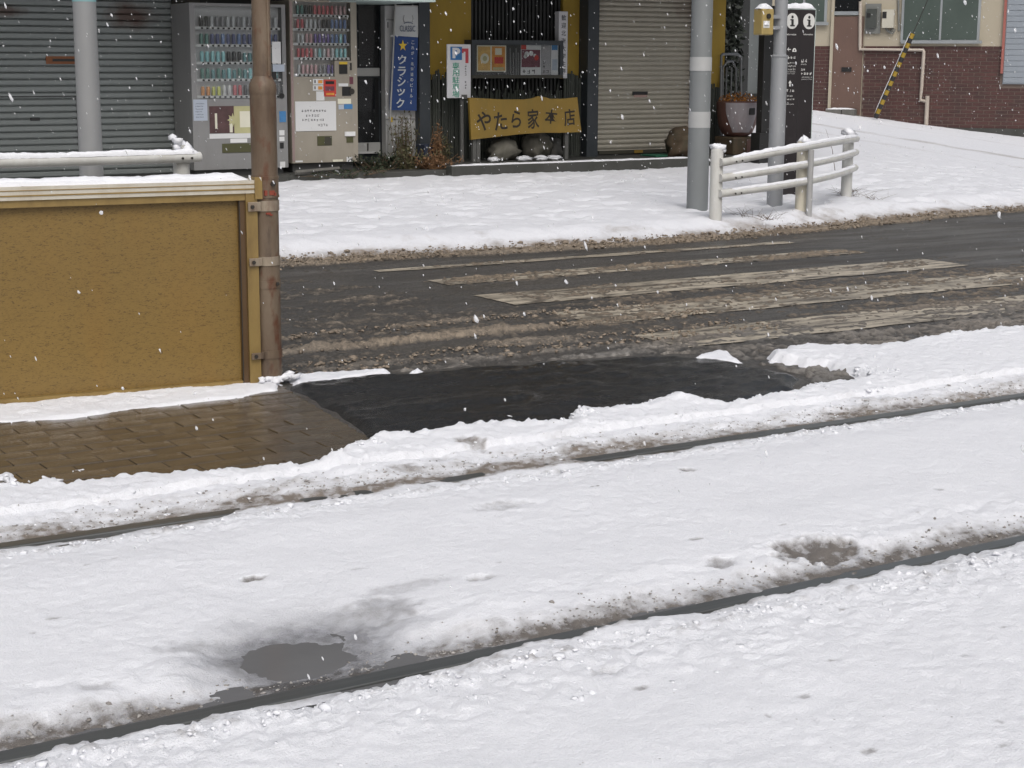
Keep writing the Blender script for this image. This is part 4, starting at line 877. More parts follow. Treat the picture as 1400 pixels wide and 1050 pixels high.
# planks lying under the beige machine
p, q = FY(403, 240, 15.2), FY(462, 232, 15.35)
tag(MB().tube([(p.x, 15.18, ZL-.012), (q.x, 15.32, ZL+.0)], .022, 4).build("loose_plank", "concrete"), "loose pale plank lying on the apron under the beige vending machine", "plank")

# ------------------------------------------------------------------ banner flag
yb = YS-.10
bn = thing("banner_flag", (FY(551, 200, yb).x, yb, ZL), "tall white and navy banner flag with a yellow star and white lettering", "banner")
def bquad(c4, mat, name, th=.003):
    p = [FY(x, y, yb) for x, y in c4]; nx_, nz2 = 6, 16; vs = []
    for j in range(nz2+1):
        for i in range(nx_+1):
            u, v = i/nx_, j/nz2; q = (p[0].lerp(p[1], u)).lerp(p[3].lerp(p[2], u), v); vs.append((q.x, yb+.0045*math.sin(5*u+7*q.z)+.004, q.z))
    m0 = len(vs); vs += [(x, y+th, z) for x, y, z in vs]; fs = []
    for j in range(nz2):
        for i in range(nx_):
            a = j*(nx_+1)+i; fs += [(a, a+1, a+nx_+2, a+nx_+1), (a+m0, a+nx_+1+m0, a+nx_+2+m0, a+1+m0)]
    return MB()._add(vs, fs).build(name, mat, bn, True)
bquad(((540.5, 9), (571.5, 9.5), (571.7, 51), (537, 48.5)), "banner_white", "white_cloth"); bquad(((537, 48.7), (571.7, 51.2), (569.5, 151.5), (532.5, 150.5)), "banner_blue", "navy_cloth")
MB().tube([FY(541, -6, yb), FY(531, 214, yb)], .010, 10).build("pole", "white_rail", bn, True); MB().tube([FY(540.5, 8, yb), FY(571.5, 8.5, yb)], .007, 8).build("top_rod", "white_rail", bn, True)
p = FY(550.5, 62.5, yb); st = [(p.x+math.cos(PI/2+PI*k/5)*(.052 if k % 2 == 0 else .021), p.z+math.sin(PI/2+PI*k/5)*(.060 if k % 2 == 0 else .024)) for k in range(10)]
MB().prism(st, yb-.006, yb-.003).build("star", "banner_yellow", bn)
xk = [551.5, 549.8, 549.2, 548.5, 547.0]
for ch, cx, cy in zip("クラシック", (549.8, 549.3, 548.7, 548.0, 547.0), (81.5, 97.5, 111.5, 126, 141)):
    p = FY(cx, cy, yb); lettering(ch, p.x, yb-.004, p.z, .096 if ch != "ッ" else .072, "banner_print", bn, w=.098, bold=.018)
for k, ch in enumerate("これが、北海道のビール。"):
    p = FY(564.3-.22*k, 58+k*7.3, yb); lettering(ch if ch != "ー" else "|", p.x, yb-.004, p.z, {"、": .014, "。": .014}.get(ch, .036), "banner_print", bn, w={"、": .014, "。": .014, "ー": .008}.get(ch, .034), bold=.008)
p = FY(557, 39, yb); lettering("CLASSIC", p.x, yb-.004, p.z, .062, "banner_ink", bn, w=.185, bold=.004)
p = FY(558, 31, yb); MB().prism([(p.x+.055*math.cos(PI*k/12), p.z-.012+.02*math.sin(PI*k/12)) for k in range(13)]+[(p.x+.045*math.cos(PI*k/12), p.z-.012+.011*math.sin(PI*k/12)) for k in range(12, -1, -1)], yb-.006, yb-.003).build("crest_ribbon", "banner_ink", bn)
for sgn in (-1, 1): 
    p = FY(558+sgn*5.5, 25.5, yb); MB().tube([(p.x, yb-.003, p.z-.035), (p.x+sgn*.010, yb-.003, p.z), (p.x, yb-.003, p.z+.035)], .0035, 6).build("crest_branch", "vm_grey", bn)

# ------------------------------------------------------------------ restaurant
XR0, XR1 = FY(572.5, 100, YS).x, FY(990, 60, YS).x
re = thing("restaurant", (10, YS, .1), "restaurant front with mustard walls, dark lattice window and beige roller shutter", "restaurant")
MB().box(XR0, XR1-.01, YS+.2, YS+6, -.1, 5.2).build("body_wall", "dark_timber", re)
MB().box(FY(600, 5, 15.0).x+.01, XR1+.2, 15.0, YS+6, 2.55, 5.2).build("upper_storey", "concrete", re)
MB().box(FY(600, 5, 15.0).x+.01, XR1+.15, 14.0, YS+.2, 2.42, 2.54).build("shade_eaves", "dark_timber", re)  # out of view, deepened to keep skylight off the restaurant front
def upx(x0, x1, z0, z1, y0, y1, mat, name, par=re): return MB().box(FY(x0, 100, y0).x, FY(x1, 100, y0).x, y0, y1, z0, z1).build(name, mat, par)
upx(573.5, 588, ZL-.02, 2.36, YS-.12, YS+.2, "dark_trim", "pillar"); upx(803.5, 818.5, ZL-.02, 2.36, YS-.12, YS+.2, "dark_trim", "pillar")
ztr = FY(700, 101, YS+.06).z
upx(588, 644, ztr-.06, 2.36, YS+.06, YS+.19, "yellow_wall", "mustard_wall"); upx(769, 804, ztr-.06, 2.36, YS+.06, YS+.19, "yellow_wall", "mustard_wall"); upx(946, 990, ztr-.3, 2.36, YS+.0, YS+.19, "yellow_wall", "mustard_wall")
def canes(x0, x1, y, zlo, zhi, name):
    X0, X1 = FY(x0, 150, y).x, FY(x1, 150, y).x; mb = MB(); x = X0+.012
    while x < X1-.01:
        h = zhi+rr.gauss(0, .03); r_ = rr.uniform(.009, .014); mb.tube([(x, y+rr.gauss(0, .004), zlo), (x+rr.gauss(0, .004), y, h)], r_, 6); x += r_*2+.002
    tag(mb.build(name, "bamboo_dark", re), kind="stuff")
canes(588, 645, YS+.02, ZL-.02, ztr, "bamboo_skirting"); canes(645, 770, YS+.05, ZL-.02, FY(700, 125, YS).z, "bamboo_skirting"); canes(770, 804, YS+.02, ZL-.02, ztr, "bamboo_skirting"); canes(966, 990, YS-.04, ZL-.02, ztr-.12, "bamboo_skirting")
lat = upx(644.5, 768.5, 1.0, 2.36, YS+.12, YS+.19, "tag_black", "lattice_window")
X0, X1 = FY(645, 60, YS+.06).x, FY(768, 60, YS+.06).x; nb = 24; bar = MB().box(-.013, .013, 0, .03, 0, 1.3).mesh("bar", "dark_timber")
for k in range(nb): link("bar", bar, lat, (X0+.02+(X1-X0-.04)*k/(nb-1), YS+.085, 1.04))
# beige shutter
bx0, bx1 = FY(818.5, 100, YS).x, FY(946, 100, YS).x; zb = FY(880, 205, YS).z; pit = FY(880, 100, YS).z-FY(880, 106.7, YS).z
shb = MB().box(bx0, bx1, YS+.05, YS+.08, zb, 2.36).build("shutter", "shutter_beige", re)
cs = [(0, 0), (-.012, .004), (-.021, pit*.35), (-.021, pit*.6), (-.012, pit-.008), (0, pit-.004)]; L = bx1-bx0-.012; kk = len(cs)
slm = MB()._add([(0, y, z) for y, z in cs]+[(L, y, z) for y, z in cs], [tuple(range(kk)), tuple(range(2*kk-1, kk-1, -1))]+[(i, i+kk, (i+1) % kk+kk, (i+1) % kk) for i in range(kk)]).mesh("slat", "shutter_beige")
for k in range(int((2.34-zb)/pit)): link("slat", slm, shb, (bx0+.006, YS+.049, zb+.02+k*pit))
fbox(819, 204.5, 945, 209, YS+.02, .05, "brown_trim", "bottom_bar", shb); o = fbox(865, 125, 885.5, 129.5, YS+.020, .012, "tag_black", "hand_slot", shb); fbox(867, 129.8, 885, 133, YS+.021, .01, paint("tape_pink", (.36, .24, .21), .6), "tape", shb); fbox(867.5, 205, 879, 209, YS+.012, .01, "gold_board", "hand_grip", shb)
MB().box(bx1, bx1+.03, YS-.02, YS+.1, ZL, 2.36).build("shutter_guide", "rust_pipe", re)
upx(818.5, 946, ZL-.02, zb-.002, YS+.04, YS+.19, "concrete_dark", "threshold")

# notice case with posters
cx0, cx1, cz0, cz1 = rect(645, 55, 770, 107, YS-.10)
nc = thing("notice_case", ((cx0+cx1)/2, YS, cz0), "dark wooden notice case with posters fixed over the lattice window", "notice case")
yc = YS-.10
MB().box(cx0+.03, cx1-.03, yc+.034, YS+.05, cz0+.03, cz1-.03).build("back_board", "vm_side", nc)
for bx in ((cx0, cx1, cz1-.05, cz1), (cx0, cx1, cz0, cz0+.035), (cx0, cx0+.04, cz0+.0351, cz1-.0501), (cx1-.04, cx1, cz0+.0351, cz1-.0501)): MB().box(bx[0], bx[1], yc, YS+.08, bx[2], bx[3]).build("frame", "brown_trim" if bx[3] < cz1-.1 else "dark_trim", nc)
yp = yc+.030
def post(px, mat, name="poster", par=None, yy=None): return fbox(*px, (yy if yy else yp), .0018, mat, name, par or nc)
o = post((652, 62, 692, 98), "poster_cream")
post((653.5, 63.5, 670.5, 96.5), "poster_amber", "poster_picture", o, yp-.002); post((672.5, 63.5, 690.5, 96.5), "poster_orange", "poster_picture", o, yp-.002)
p = FY(662.5, 80, yp); MB().tube([(p.x, yp-.0045, p.z), (p.x, yp-.0022, p.z)], .055, 20).build("poster_plate", "poster_cream", o); MB().tube([(p.x, yp-.0062, p.z), (p.x, yp-.0047, p.z)], .028, 16).build("poster_plate", "poster_yellow", o)
post((677, 66, 686, 75), "poster_cream", "poster_print", o, yp-.004); post((676, 78, 688, 87), "poster_red", "poster_print", o, yp-.004); post((674, 92, 689, 95.5), "poster_yellow", "poster_print", o, yp-.004)
for k, xx in enumerate((697.5, 702, 705.5, 708.5)): 
    p, q = FY(xx, 66+6*(k % 2), yp), FY(xx, 103, yp); MB().tube([(p.x, yp+.0, p.z), (q.x, yp+.0, q.z)], .006, 6).build("glass_rod", "vm_grey", nc)
o = post((712, 60.5, 740, 103.5), "paper"); post((713, 68, 738.5, 92), "poster_plum", "poster_picture", o, yp-.002); post((712.5, 61, 719.5, 67.5), "poster_red", "poster_print", o, yp-.002)
for x, y, r_ in ((720, 74, .03), (726, 73, .028), (718, 77, .022), (731, 76, .02)):
    p = FY(x, y, yp); MB().tube([(p.x, yp-.0048, p.z), (p.x, yp-.0024, p.z)], r_, 14).build("poster_blossom", "paper", o)
p = FY(733, 79, yp); MB().tube([(p.x, yp-.0062, p.z), (p.x, yp-.005, p.z)], .03, 14).build("poster_blossom", "poster_red", o)
X0, X1, Z0, Z1 = rect(714, 94, 738, 102, yp); marks(X0, X1, Z0, Z1, yp-.0005, 1, "ink", o, seed=41, fill=.9)
o = post((740.5, 61, 753, 102.5), "poster_silver"); X0, X1, Z0, Z1 = rect(742, 82, 752, 101, yp); marks(X0, X1, Z0, Z1, yp-.0005, 3, "ink", o, seed=42, fill=.8)
o = post((753.5, 60, 763, 102.5), "paper"); post((754.5, 60.5, 762.5, 68.5), "sticker_blue", "poster_print", o, yp-.002); post((754.5, 92, 762.5, 96), "paper_blue", "poster_print", o, yp-.002); post((755, 81, 762, 92), "paper_blue", "poster_print", o, yp-.002)
MB().box(cx0+.03, cx1-.03, yc+.012, yc+.016, cz0+.036, cz1-.051).build("glass_pane", "pane_glass", nc)

# slim white welcome board
vx0, vx1, vz0, vz1 = rect(764, 15.5, 776, 107, YS-.03)
vb = thing("welcome_board", ((vx0+vx1)/2, YS, vz0), "slim white vertical board with black characters beside the notice case", "sign")
MB().box(vx0, vx1, YS-.03, YS+.055, vz0, vz1, .004).build("board", "sign_white", vb)
for k, ch in enumerate("歓迎北海大学生様"):
    lettering(ch, (vx0+vx1)/2+.004, YS-.0305, vz1-.07-k*(vz1-vz0-.12)/7.3, .062, "ink", vb, w=.062, bold=.006)

# parking sign on its post
ypk = YS-.30
sx0, sx1, sz0, sz1 = rect(611.5, 60.5, 643.8, 134, ypk)
pk = thing("parking_sign", ((sx0+sx1)/2, ypk, ZL), "white parking sign with blue P square on a grey post", "sign")
MB().box(sx0, sx1, ypk, ypk+.018, sz0, sz1, .004).build("board", "sign_white", pk)
xp = FY(632, 180, ypk+.04).x; MB().tube([(xp, ypk+.045, ZL-.01), (xp, ypk+.045, sz0+.25)], .024, 12).build("post", "post_grey", pk, True); MB().box(xp-.035, xp+.03, ypk-.012, ypk-.001, sz0-.01, sz0+.035).build("post_clamp", "post_grey", pk)
X0, X1, Z0, Z1 = rect(615.8, 64, 631.5, 82, ypk); MB().box(X0, X1, ypk-.003, ypk+.001, Z0, Z1).build("blue_square", "sign_blue", pk); lettering("P", (X0+X1)/2, ypk-.0035, (Z0+Z1)/2+.004, (Z1-Z0)*.80, "sign_white", pk, w=(X1-X0)*.68, bold=.05)
p = FY(637, 76.5, ypk); w = .028; MB().prism([(p.x+.030, p.z-.075), (p.x+.030, p.z+.078), (p.x-.052, p.z+.078), (p.x-.052, p.z+.030), (p.x-.030, p.z+.030), (p.x-.030, p.z+.044), (p.x-.006, p.z+.044), (p.x-.006, p.z-.075)], ypk-.003, ypk+.001).build("red_numeral", "sign_red", pk)
for k, ch in enumerate("専用駐車場"): p = FY(623.2, 90+k*9.6, ypk); lettering(ch, p.x, ypk-.0005, p.z, .070, "sign_green", pk, w=.085, bold=.006)
for (ya, yb_, n_) in ((88, 104, 4), (110, 122, 3)):
    for k in range(n_): X0, X1, Z0, Z1 = rect(635.3, ya+(yb_-ya)*k/n_, 639.3, ya+(yb_-ya)*(k+.92)/n_, ypk); marks(X0, X0+(Z1-Z0)*1.0, Z0, Z1, ypk-.0004, 1, "ink", pk, seed=60+k+n_, fill=.95, ragged=0)

# golden name board on two posts
yg = YS-.42
gb = thing("name_board", (FY(718, 200, yg).x, yg, ZL), "golden wooden name board with brush lettering standing on two posts", "sign")
outline = [(641.5, 133.5), (660, 134.5), (690, 136), (715, 136), (728, 134.5), (736, 131.5), (744, 132.5), (752, 135), (770, 135), (789.5, 133), (791, 150), (795, 180.5), (770, 181.5), (740, 181.5), (710, 183.5), (680, 187), (644.5, 191)]
MB().prism([(FY(x, y, yg).x, FY(x, y, yg).z) for x, y in outline], yg, yg+.035).build("board", "gold_board", gb)
for ch, cx, cy, h_, w_, tl in (("や", 661.5, 165.5, .205, .185, .12), ("た", 684.5, 165.5, .195, .165, .08), ("ら", 706, 163, .185, .125, -.10), ("家", 729, 162.5, .215, .150, .06), ("本", 753.5, 159.5, .155, .165, -.10), ("店", 778.5, 160.5, .185, .150, .10)):
    p = FY(cx, cy, yg); lettering(ch, p.x, yg-.0005, p.z, h_, "brush_ink", gb, "brush_character", w_, .016, 1.0, tl)
for x0, ya in ((648, 192), (653.5, 191), (774, 182)):
    p = FY(x0, ya, yg+.05); MB().box(p.x-.022, p.x+.022, yg+.037, yg+.075, ZL-.01, p.z+.25).build("post", "post_grey", gb)

# rocks under the name board
def rock(px, py, w, d_, h, yy, label, mat="rock", z0=ZL, seed=0, group=None):
    p = FY(px, py, yy); v = IV.copy(); bm = bmesh.new(); bmesh.ops.create_icosphere(bm, subdivisions=3, radius=1.0); rs = random.Random(seed)
    for q in bm.verts:
        c = q.co; k = 1+.55*float(fbm(np.array([c.x*1.3+seed]), np.array([c.y*1.3+c.z*2.1]), 1.3, 5, 7+seed, .6)[0]); q.co = Vector((p.x+c.x*k*w/2, yy+c.y*k*d_/2, z0+h*.42+c.z*k*h/2))
    me = bpy.data.meshes.new("rock"); bm.to_mesh(me); bm.free(); me.materials.append(M(mat)); me.polygons.foreach_set("use_smooth", [True]*len(me.polygons)); return tag(link("rock", me), label, "rock", group)
G1 = "stones under the golden name board"
rock(688, 225, .40, .25, .24, YS-.22, "large rough grey brown stone under the left half of the golden board", seed=3, group=G1); rock(733, 222, .36, .25, .34, YS-.10, "tall brown stone behind the middle of the golden board", seed=5, group=G1); rock(757, 222, .22, .18, .24, YS-.06, "pale upright stone behind the right half of the golden board", "concrete", seed=8, group=G1)
for px, w, lab, sd_ in ((716, .20, "small snowy white stone between the two large stones", 11), (740, .17, "flat pale stone in front of the tall brown stone", 12), (758, .20, "small snowy stone in front of the pale upright stone", 13), (675, .12, "smallest white stone at the foot of the large rough stone", 14)):
    rock(px, 228, w, .12, .055, YS-.40+.02*sd_ % 3*.02, lab, "snow_cap", seed=sd_, group=G1)
rock(932, 212, .42, .34, .34, YS-.55, "dark brown boulder half hidden by the thick blue grey pole", "stump", seed=21)
X0, X1, Z0, Z1 = rect(886, 205, 945, 216, 15.6); tag(MB().box(X0, X1, 15.45, 15.75, ZL+.001, ZL+.02, .004).build("door_mat", "green_mat"), "green mat lying on the step in front of the beige shutter", "mat")

# barrel planter with dry orange plants
yq = 15.55; zr = FY(1008, 138, yq).z; zq0 = FY(1008, 186, yq).z; xq = FY(1008, 160, yq).x; rb = (FY(1034, 150, yq).x-FY(982, 150, yq).x)/2*.86
bp = thing("barrel_planter", (xq, yq, zq0), "round dark red tub planter with dry orange plants", "planter")
hb = zr-zq0
MB().lathe([(rb*.50, 0), (rb*.72, hb*.08), (rb*.90, hb*.35), (rb*.98, hb*.75), (rb*1.0, hb*.97), (rb*.9, hb), (rb*.88, hb*.9)], 28, (xq, yq, zq0)).build("tub", "barrel_red", bp, True)
vs, fs = [], []
for j in range(9):
    zf = .12+.84*j/8; r0 = np.interp(zf, [0, .08, .35, .75, .97], [.5, .72, .9, .98, 1.0])*rb+.004
    for i in range(13): a = -PI/2-.40+(i/12-.5)*1.75*(.55+.45*min(1, zf*1.5)); vs.append((xq+r0*math.cos(a), yq+r0*math.sin(a), zq0+hb*zf))
for j in range(8):
    for i in range(12): a = j*13+i; fs.append((a, a+1, a+14, a+13))
MB()._add(vs, fs).build("front_plate", "barrel_plate", bp, True)
MB().box(xq-.03, xq+.06, yq-rb*1.02, yq-rb*.95, zq0+hb*.62, zq0+hb*.82, .01).build("dark_knot", "tag_black", bp)
fs, vs = [], []
for k in range(420):
    a, r_ = rr.uniform(0, 6.28), rb*math.sqrt(rr.random()); x, y, z = xq+r_*math.cos(a)+.02, yq+r_*math.sin(a), zr-.03+rr.random()*.13*(1-.5*(r_/rb)**2); s_ = rr.uniform(.010, .022); d1 = Vector((rr.gauss(0, 1), rr.gauss(0, 1), rr.gauss(0, 1))).normalized()*s_; d2 = Vector((rr.gauss(0, 1), rr.gauss(0, 1), rr.gauss(0, 1))).normalized()*s_*.6
    o_ = len(vs); c = Vector((x, y, z)); vs += [c-d1, c+d2, c+d1, c-d2]; fs.append((o_, o_+1, o_+2, o_+3))
tag(MB()._add(vs, fs).build("dry_flowers", "bloom", bp), kind="stuff")
zb_ = ZL; st_ = thing("stone_base", (xq, yq, ZL), "squat mossy stone block carrying the round tub planter", "stone block")
MB().box(xq-rb*.72, xq+rb*.85, yq-.16, yq+.2, ZL-.005, zq0-.002, .018).build("block", "stump", st_); MB().box(xq+.02, xq+rb*.62, yq-.166, yq-.15, ZL+.01, zq0-.03, .006).build("rusty_plate", "barrel_red", st_)
# bent pipe stand behind
yk = 15.9; pts = [FY(986, 150, yk), FY(986, 76, yk), FY(988, 74, yk), FY(1008, 74, yk), FY(1013, 78, yk), FY(1014, 145, yk)]
pst = thing("pipe_stand", (FY(1000, 180, yk).x, yk, ZL), "bent steel pipe stand behind the tub planter", "stand")
lo = FY(1000, 220, yk).z
MB().tube([(pts[0].x, yk, ZL)]+[tuple(p) for p in pts[1:-1]]+[(pts[-1].x, yk, ZL)], .017, 10).build("outer_hoop", "pipe_steel", pst, True)
q = [FY(992, 150, yk), FY(992, 92, yk), FY(998, 84, yk), FY(1005, 84, yk), FY(1010, 94, yk), FY(1010, 150, yk)]
MB().tube([(q[0].x, yk+.05, ZL)]+[(p.x, yk+.05, p.z) for p in q[1:-1]]+[(q[-1].x, yk+.05, ZL)], .014, 10).build("inner_hoop", "pipe_steel", pst, True)
for xx in (997, 1004): p = FY(xx, 90, yk); MB().tube([(p.x, yk+.05, ZL), (p.x, yk+.05, p.z-.02)], .010, 8).build("bar", "pipe_steel", pst, True)
# black post at the end of the step
p = FY(1046, 130, 15.0); bk = thing("black_post", (p.x, 15.0, .2), "slim black post at the end of the shop step behind the yellow box", "post")
MB().box(FY(1042.5, 130, 15.0).x, FY(1056, 130, 15.0).x, 15.0, 15.10, .1, 2.0, .004).build("shaft", "tag_black", bk); MB().box(FY(1038.5, 195, 14.97).x, FY(1056, 195, 14.97).x, 14.97, 15.13, .1, FY(1045, 182, 14.97).z, .004).build("foot", "tag_black", bk)

# ------------------------------------------------------------------ plants
paint("leaf_dark", (.025, .035, .016), .7, 0, .4, None, 12); paint("leaf_olive", (.085, .08, .036), .7, 0, .4, None, 12); paint("leaf_brown", (.16, .085, .04), .8, 0, .4, None, 12); paint("twig", (.10, .07, .045), .8, 0, .3)
def plant(name, x, y, z, w, h, n_stem, n_leaf, mats, label, spread=.5, leaf=.022, droop=.0):
    t = thing(name, (x, y, z), label, "plant"); mb = MB(); vs, fs = [], []
    for k in range(n_stem):
        a = rr.uniform(0, 6.28); r_ = w*.25*rr.random(); b0 = Vector((x+r_*math.cos(a), y+r_*math.sin(a)*.5, z-.02)); hh = h*rr.uniform(.55, 1.0); tip = b0+Vector((rr.gauss(0, w*spread*.4), rr.gauss(0, w*spread*.2), hh))
        midp = b0.lerp(tip, .5)+Vector((rr.gauss(0, .02), rr.gauss(0, .02), 0)); mb.tube([b0, midp, tip], [.005, .0038, .0015], 5)
        for q in range(max(1, n_leaf//n_stem)):
            u = rr.uniform(.12, 1.0); c = b0.lerp(midp, u*2) if u < .5 else midp.lerp(tip, u*2-1); c = c+Vector((rr.gauss(0, w*.07), rr.gauss(0, w*.05), rr.gauss(0, .015)))
            d1 = Vector((rr.gauss(0, 1), rr.gauss(0, 1), rr.gauss(.2-droop, .8))).normalized(); d2 = d1.cross(Vector((rr.gauss(0, 1), rr.gauss(0, 1), rr.gauss(0, 1)))).normalized(); s_ = leaf*rr.uniform(.5, 1.3); o_ = len(vs)
            vs += [c, c+d1*s_+d2*s_*.35, c+d1*s_*2, c+d1*s_-d2*s_*.35]; fs.append((o_, o_+1, o_+2, o_+3))
    mb.build("stems", mats[1], t); tag(t.children[0], kind="stuff")
    if fs: tag(MB()._add(vs, fs).build("leaves", mats[0], t), kind="stuff")
    return t
zl = ZL-.04
def pp_(px, Y): return FY(px, 230, Y).x
plant("shrub", pp_(552, 15.75), 15.75, zl, .34, .62, 22, 620, ("leaf_olive", "twig"), "tall thin olive brown shrub in front of the white side door", .45)
plant("shrub", pp_(520, 15.55), 15.55, zl-.05, .55, .26, 30, 900, ("leaf_dark", "twig"), "low dark green plant beside the beige vending machine", .9)
plant("shrub", pp_(592, 15.40), 15.40, zl-.02, .36, .20, 36, 1000, ("leaf_brown", "leaf_brown"), "low rust brown withered plant at the end of the step", 1.0, .02, .5)
plant("shrub", pp_(598, 15.60), 15.60, zl, .16, .52, 16, 420, ("leaf_brown", "leaf_brown"), "upright rust brown dead fern against the bamboo skirting", .35, .02, .8)
plant("shrub", pp_(610, 15.72), 15.72, zl, .16, .40, 12, 300, ("leaf_olive", "twig"), "small olive green plant by the post of the parking sign", .4)
plant("shrub", pp_(560, 15.50), 15.50, zl-.02, .34, .26, 24, 620, ("leaf_olive", "twig"), "low olive green plant below the tall thin shrub", .9)
plant("shrub", pp_(470, 15.40), 15.32, zl-.04, .6, .10, 30, 420, ("leaf_dark", "twig"), "flat dark weeds under the beige vending machine", 1.2)
pt = FY(581, 205, YS-.2); tag(MB().box(pt.x-.09, pt.x+.06, YS-.35, YS-.16, ZL-.02, ZL+.20, .008).build("plastic_bin", paint("bin_navy", (.018, .026, .05), .5)), "small navy bin at the foot of the left pillar", "bin")
def weed(px, py, n, h, w, label, z=.16):
    g = G(px, py, z); t = thing("dry_weed", (g.x, g.y, z), label, "weed"); mb = MB()
    for k in range(n):
        b0 = Vector((g.x+rr.gauss(0, w*.35), g.y+rr.gauss(0, w*.3), tz(g.x, g.y)-.02)); tip = b0+Vector((rr.gauss(0, w), rr.gauss(0, w*.6), h*rr.uniform(.3, 1))); md = b0.lerp(tip, .5)+Vector((0, 0, h*.12)); mb.tube([b0, md, tip], [.0016, .0013, .0006], 4)
        if rr.random() < .5: mb.tube([md, md+Vector((rr.gauss(0, .05), rr.gauss(0, .03), rr.uniform(.01, .07)))], [.001, .0005], 4)
    tag(mb.build("stalks", "twig", t), kind="stuff")
weed(1160, 262, 46, .10, .13, "dry brown weeds around the foot of the far fence post"); weed(1196, 268, 14, .07, .10, "thin dry weeds in the snow right of the far fence post", .15); weed(1050, 296, 22, .07, .12, "few thin weed stalks poking through snow below the curved fence", .11); weed(1018, 292, 10, .08, .08, "sparse weed stalks beside the nearest fence post", .12)
g = G(1144, 240, .17); t = thing("dry_stalk", (g.x, g.y, .17), "single tall dry stalk leaning beyond the curved fence", "weed"); MB().tube([(g.x, g.y, .1), FY(1138, 205, g.y), FY(1129, 177, g.y)], [.004, .003, .0015], 5).build("stalk", "twig", t)

# ------------------------------------------------------------------ brick house across the side street
d_ = sight(1290, 175); BP = Vector((0, 0, CAM_H))+d_*(33/F_PX)
ang = math.radians(20); hf = Vector((math.sin(YAW), math.cos(YAW), 0)); BU = (rt0*math.cos(ang)-hf*math.sin(ang)).normalized(); BN = BU.cross(Vector((0, 0, 1))).normalized()
BROT = math.atan2(BU.y, BU.x)
def B(px, py, w=0.0):                 # sight line on the wall plane -> (along, height)
    d = sight(px, py); o = Vector((0, 0, CAM_H)); P = BP+BN*w; t = (P-o).dot(BN)/d.dot(BN); p = o+d*t; return (p-P).dot(BU), p.z
def bw(u, w, z): return Vector((BP.x+BU.x*u+BN.x*w, BP.y+BU.y*u+BN.y*w, z))
def bbox(u0, u1, w0, w1, z0, z1):
    return MB()._add([bw(u, w, z) for z in (z0, z1) for w in (w0, w1) for u in (u0, u1)], [(0, 2, 3, 1), (4, 5, 7, 6), (0, 1, 5, 4), (2, 6, 7, 3), (0, 4, 6, 2), (1, 3, 7, 5)])
def brect(x0, y0, x1, y1, w0, w1, mat, name, par):
    ym, xm = (y0+y1)/2, (x0+x1)/2; u0, u1 = B(x0, ym, w1)[0], B(x1, ym, w1)[0]; z1, z0 = B(xm, y0, w1)[1], B(xm, y1, w1)[1]
    return bbox(u0, u1, w0, w1, z0, z1).build(name, mat, par)
paint("mortar", (.145, .11, .092), .85, 0, .15, None, 3); paint("house_cream", (.37, .33, .255), .8, 0, .06, (.36, .31, .23), 2, .4); paint("door_brown", (.125, .075, .058), .55, 0, .1, (.09, .055, .045), 3, .5); paint("house_glass", (.075, .095, .085), .15, 0, .2, None, 2); paint("alu_frame", (.30, .32, .33), .4, .3); paint("pipe_cream", (.40, .35, .30), .5); paint("meter_grey", (.16, .165, .155), .5, 0, .2); paint("meter_dark", (.05, .055, .05), .4); paint("heater_cream", (.46, .44, .37), .5, 0, .06); paint("guard_yellow", (.30, .20, .02), .5); paint("guard_black", (.02, .02, .022), .5)
def make_brick():
    t = NT("house_brick"); oi = t.new("ObjectInfo"); geo = t.new("NewGeometry"); w = geo.outputs["Position"]; n = t.noise(3, w, 4); n2 = t.noise(16, w, 3)
    c = t.mix(t.math('MULTIPLY', t.math('ADD', oi.outputs["Random"], n2), .5), (.045, .018, .016), (.092, .036, .031)); c = t.mix(t.math('MULTIPLY', t.ramp(n, [(.45, 0), (.7, 1)]), .5), c, (.030, .022, .021))
    t.set(Base_Color=c, Roughness=.5); t.bump(n2, .15, .004); MATS["house_brick"] = t.m
make_brick()
zbt = B(1200, 63)[1]; ub0, ub1 = B(1054, 60)[0], 7.0
du0, du1 = B(1138, 90)[0], B(1178.5, 90)[0]; dz0, dz1 = B(1158, 153)[1], B(1158, 19)[1]
hs = thing("brick_house", bw(0, -2, 0), "house across the side street, cream wall over dark red brick", "house")
bbox(ub0, ub1, -5, -.012, -1, 4.6).build("body_wall", "house_cream", hs)
def wallpiece(u0, u1, z0, z1, mat, nm, w1=0.0): return bbox(u0, u1, -.0119, w1, z0, z1).build(nm, mat, hs)
wallpiece(ub0, du0-.02, zbt, 4.6, "house_cream", "cream_wall"); us = B(1374, 60)[0]; wallpiece(du1+.02, us, zbt, 4.6, "house_cream", "cream_wall"); wallpiece(du0-.0199, du1+.0199, dz1+.6, 4.6, "house_cream", "cream_wall")
BL, BH = .222, .0715; zs0 = zbt-26*BH
bm_ = wallpiece(ub0, du0-.02, -1, zbt-.001, "mortar", "brick_facing"); bm2 = wallpiece(du1+.02, ub1, -1, zbt-.001, "mortar", "brick_facing")
bme = MB().box(-BL/2+.007, BL/2-.007, -.0075, .002, -BH/2+.0075, BH/2-.0075).mesh("brick", "house_brick")
zsh = B(1385, 115)[1]
spots = []; cuts = []
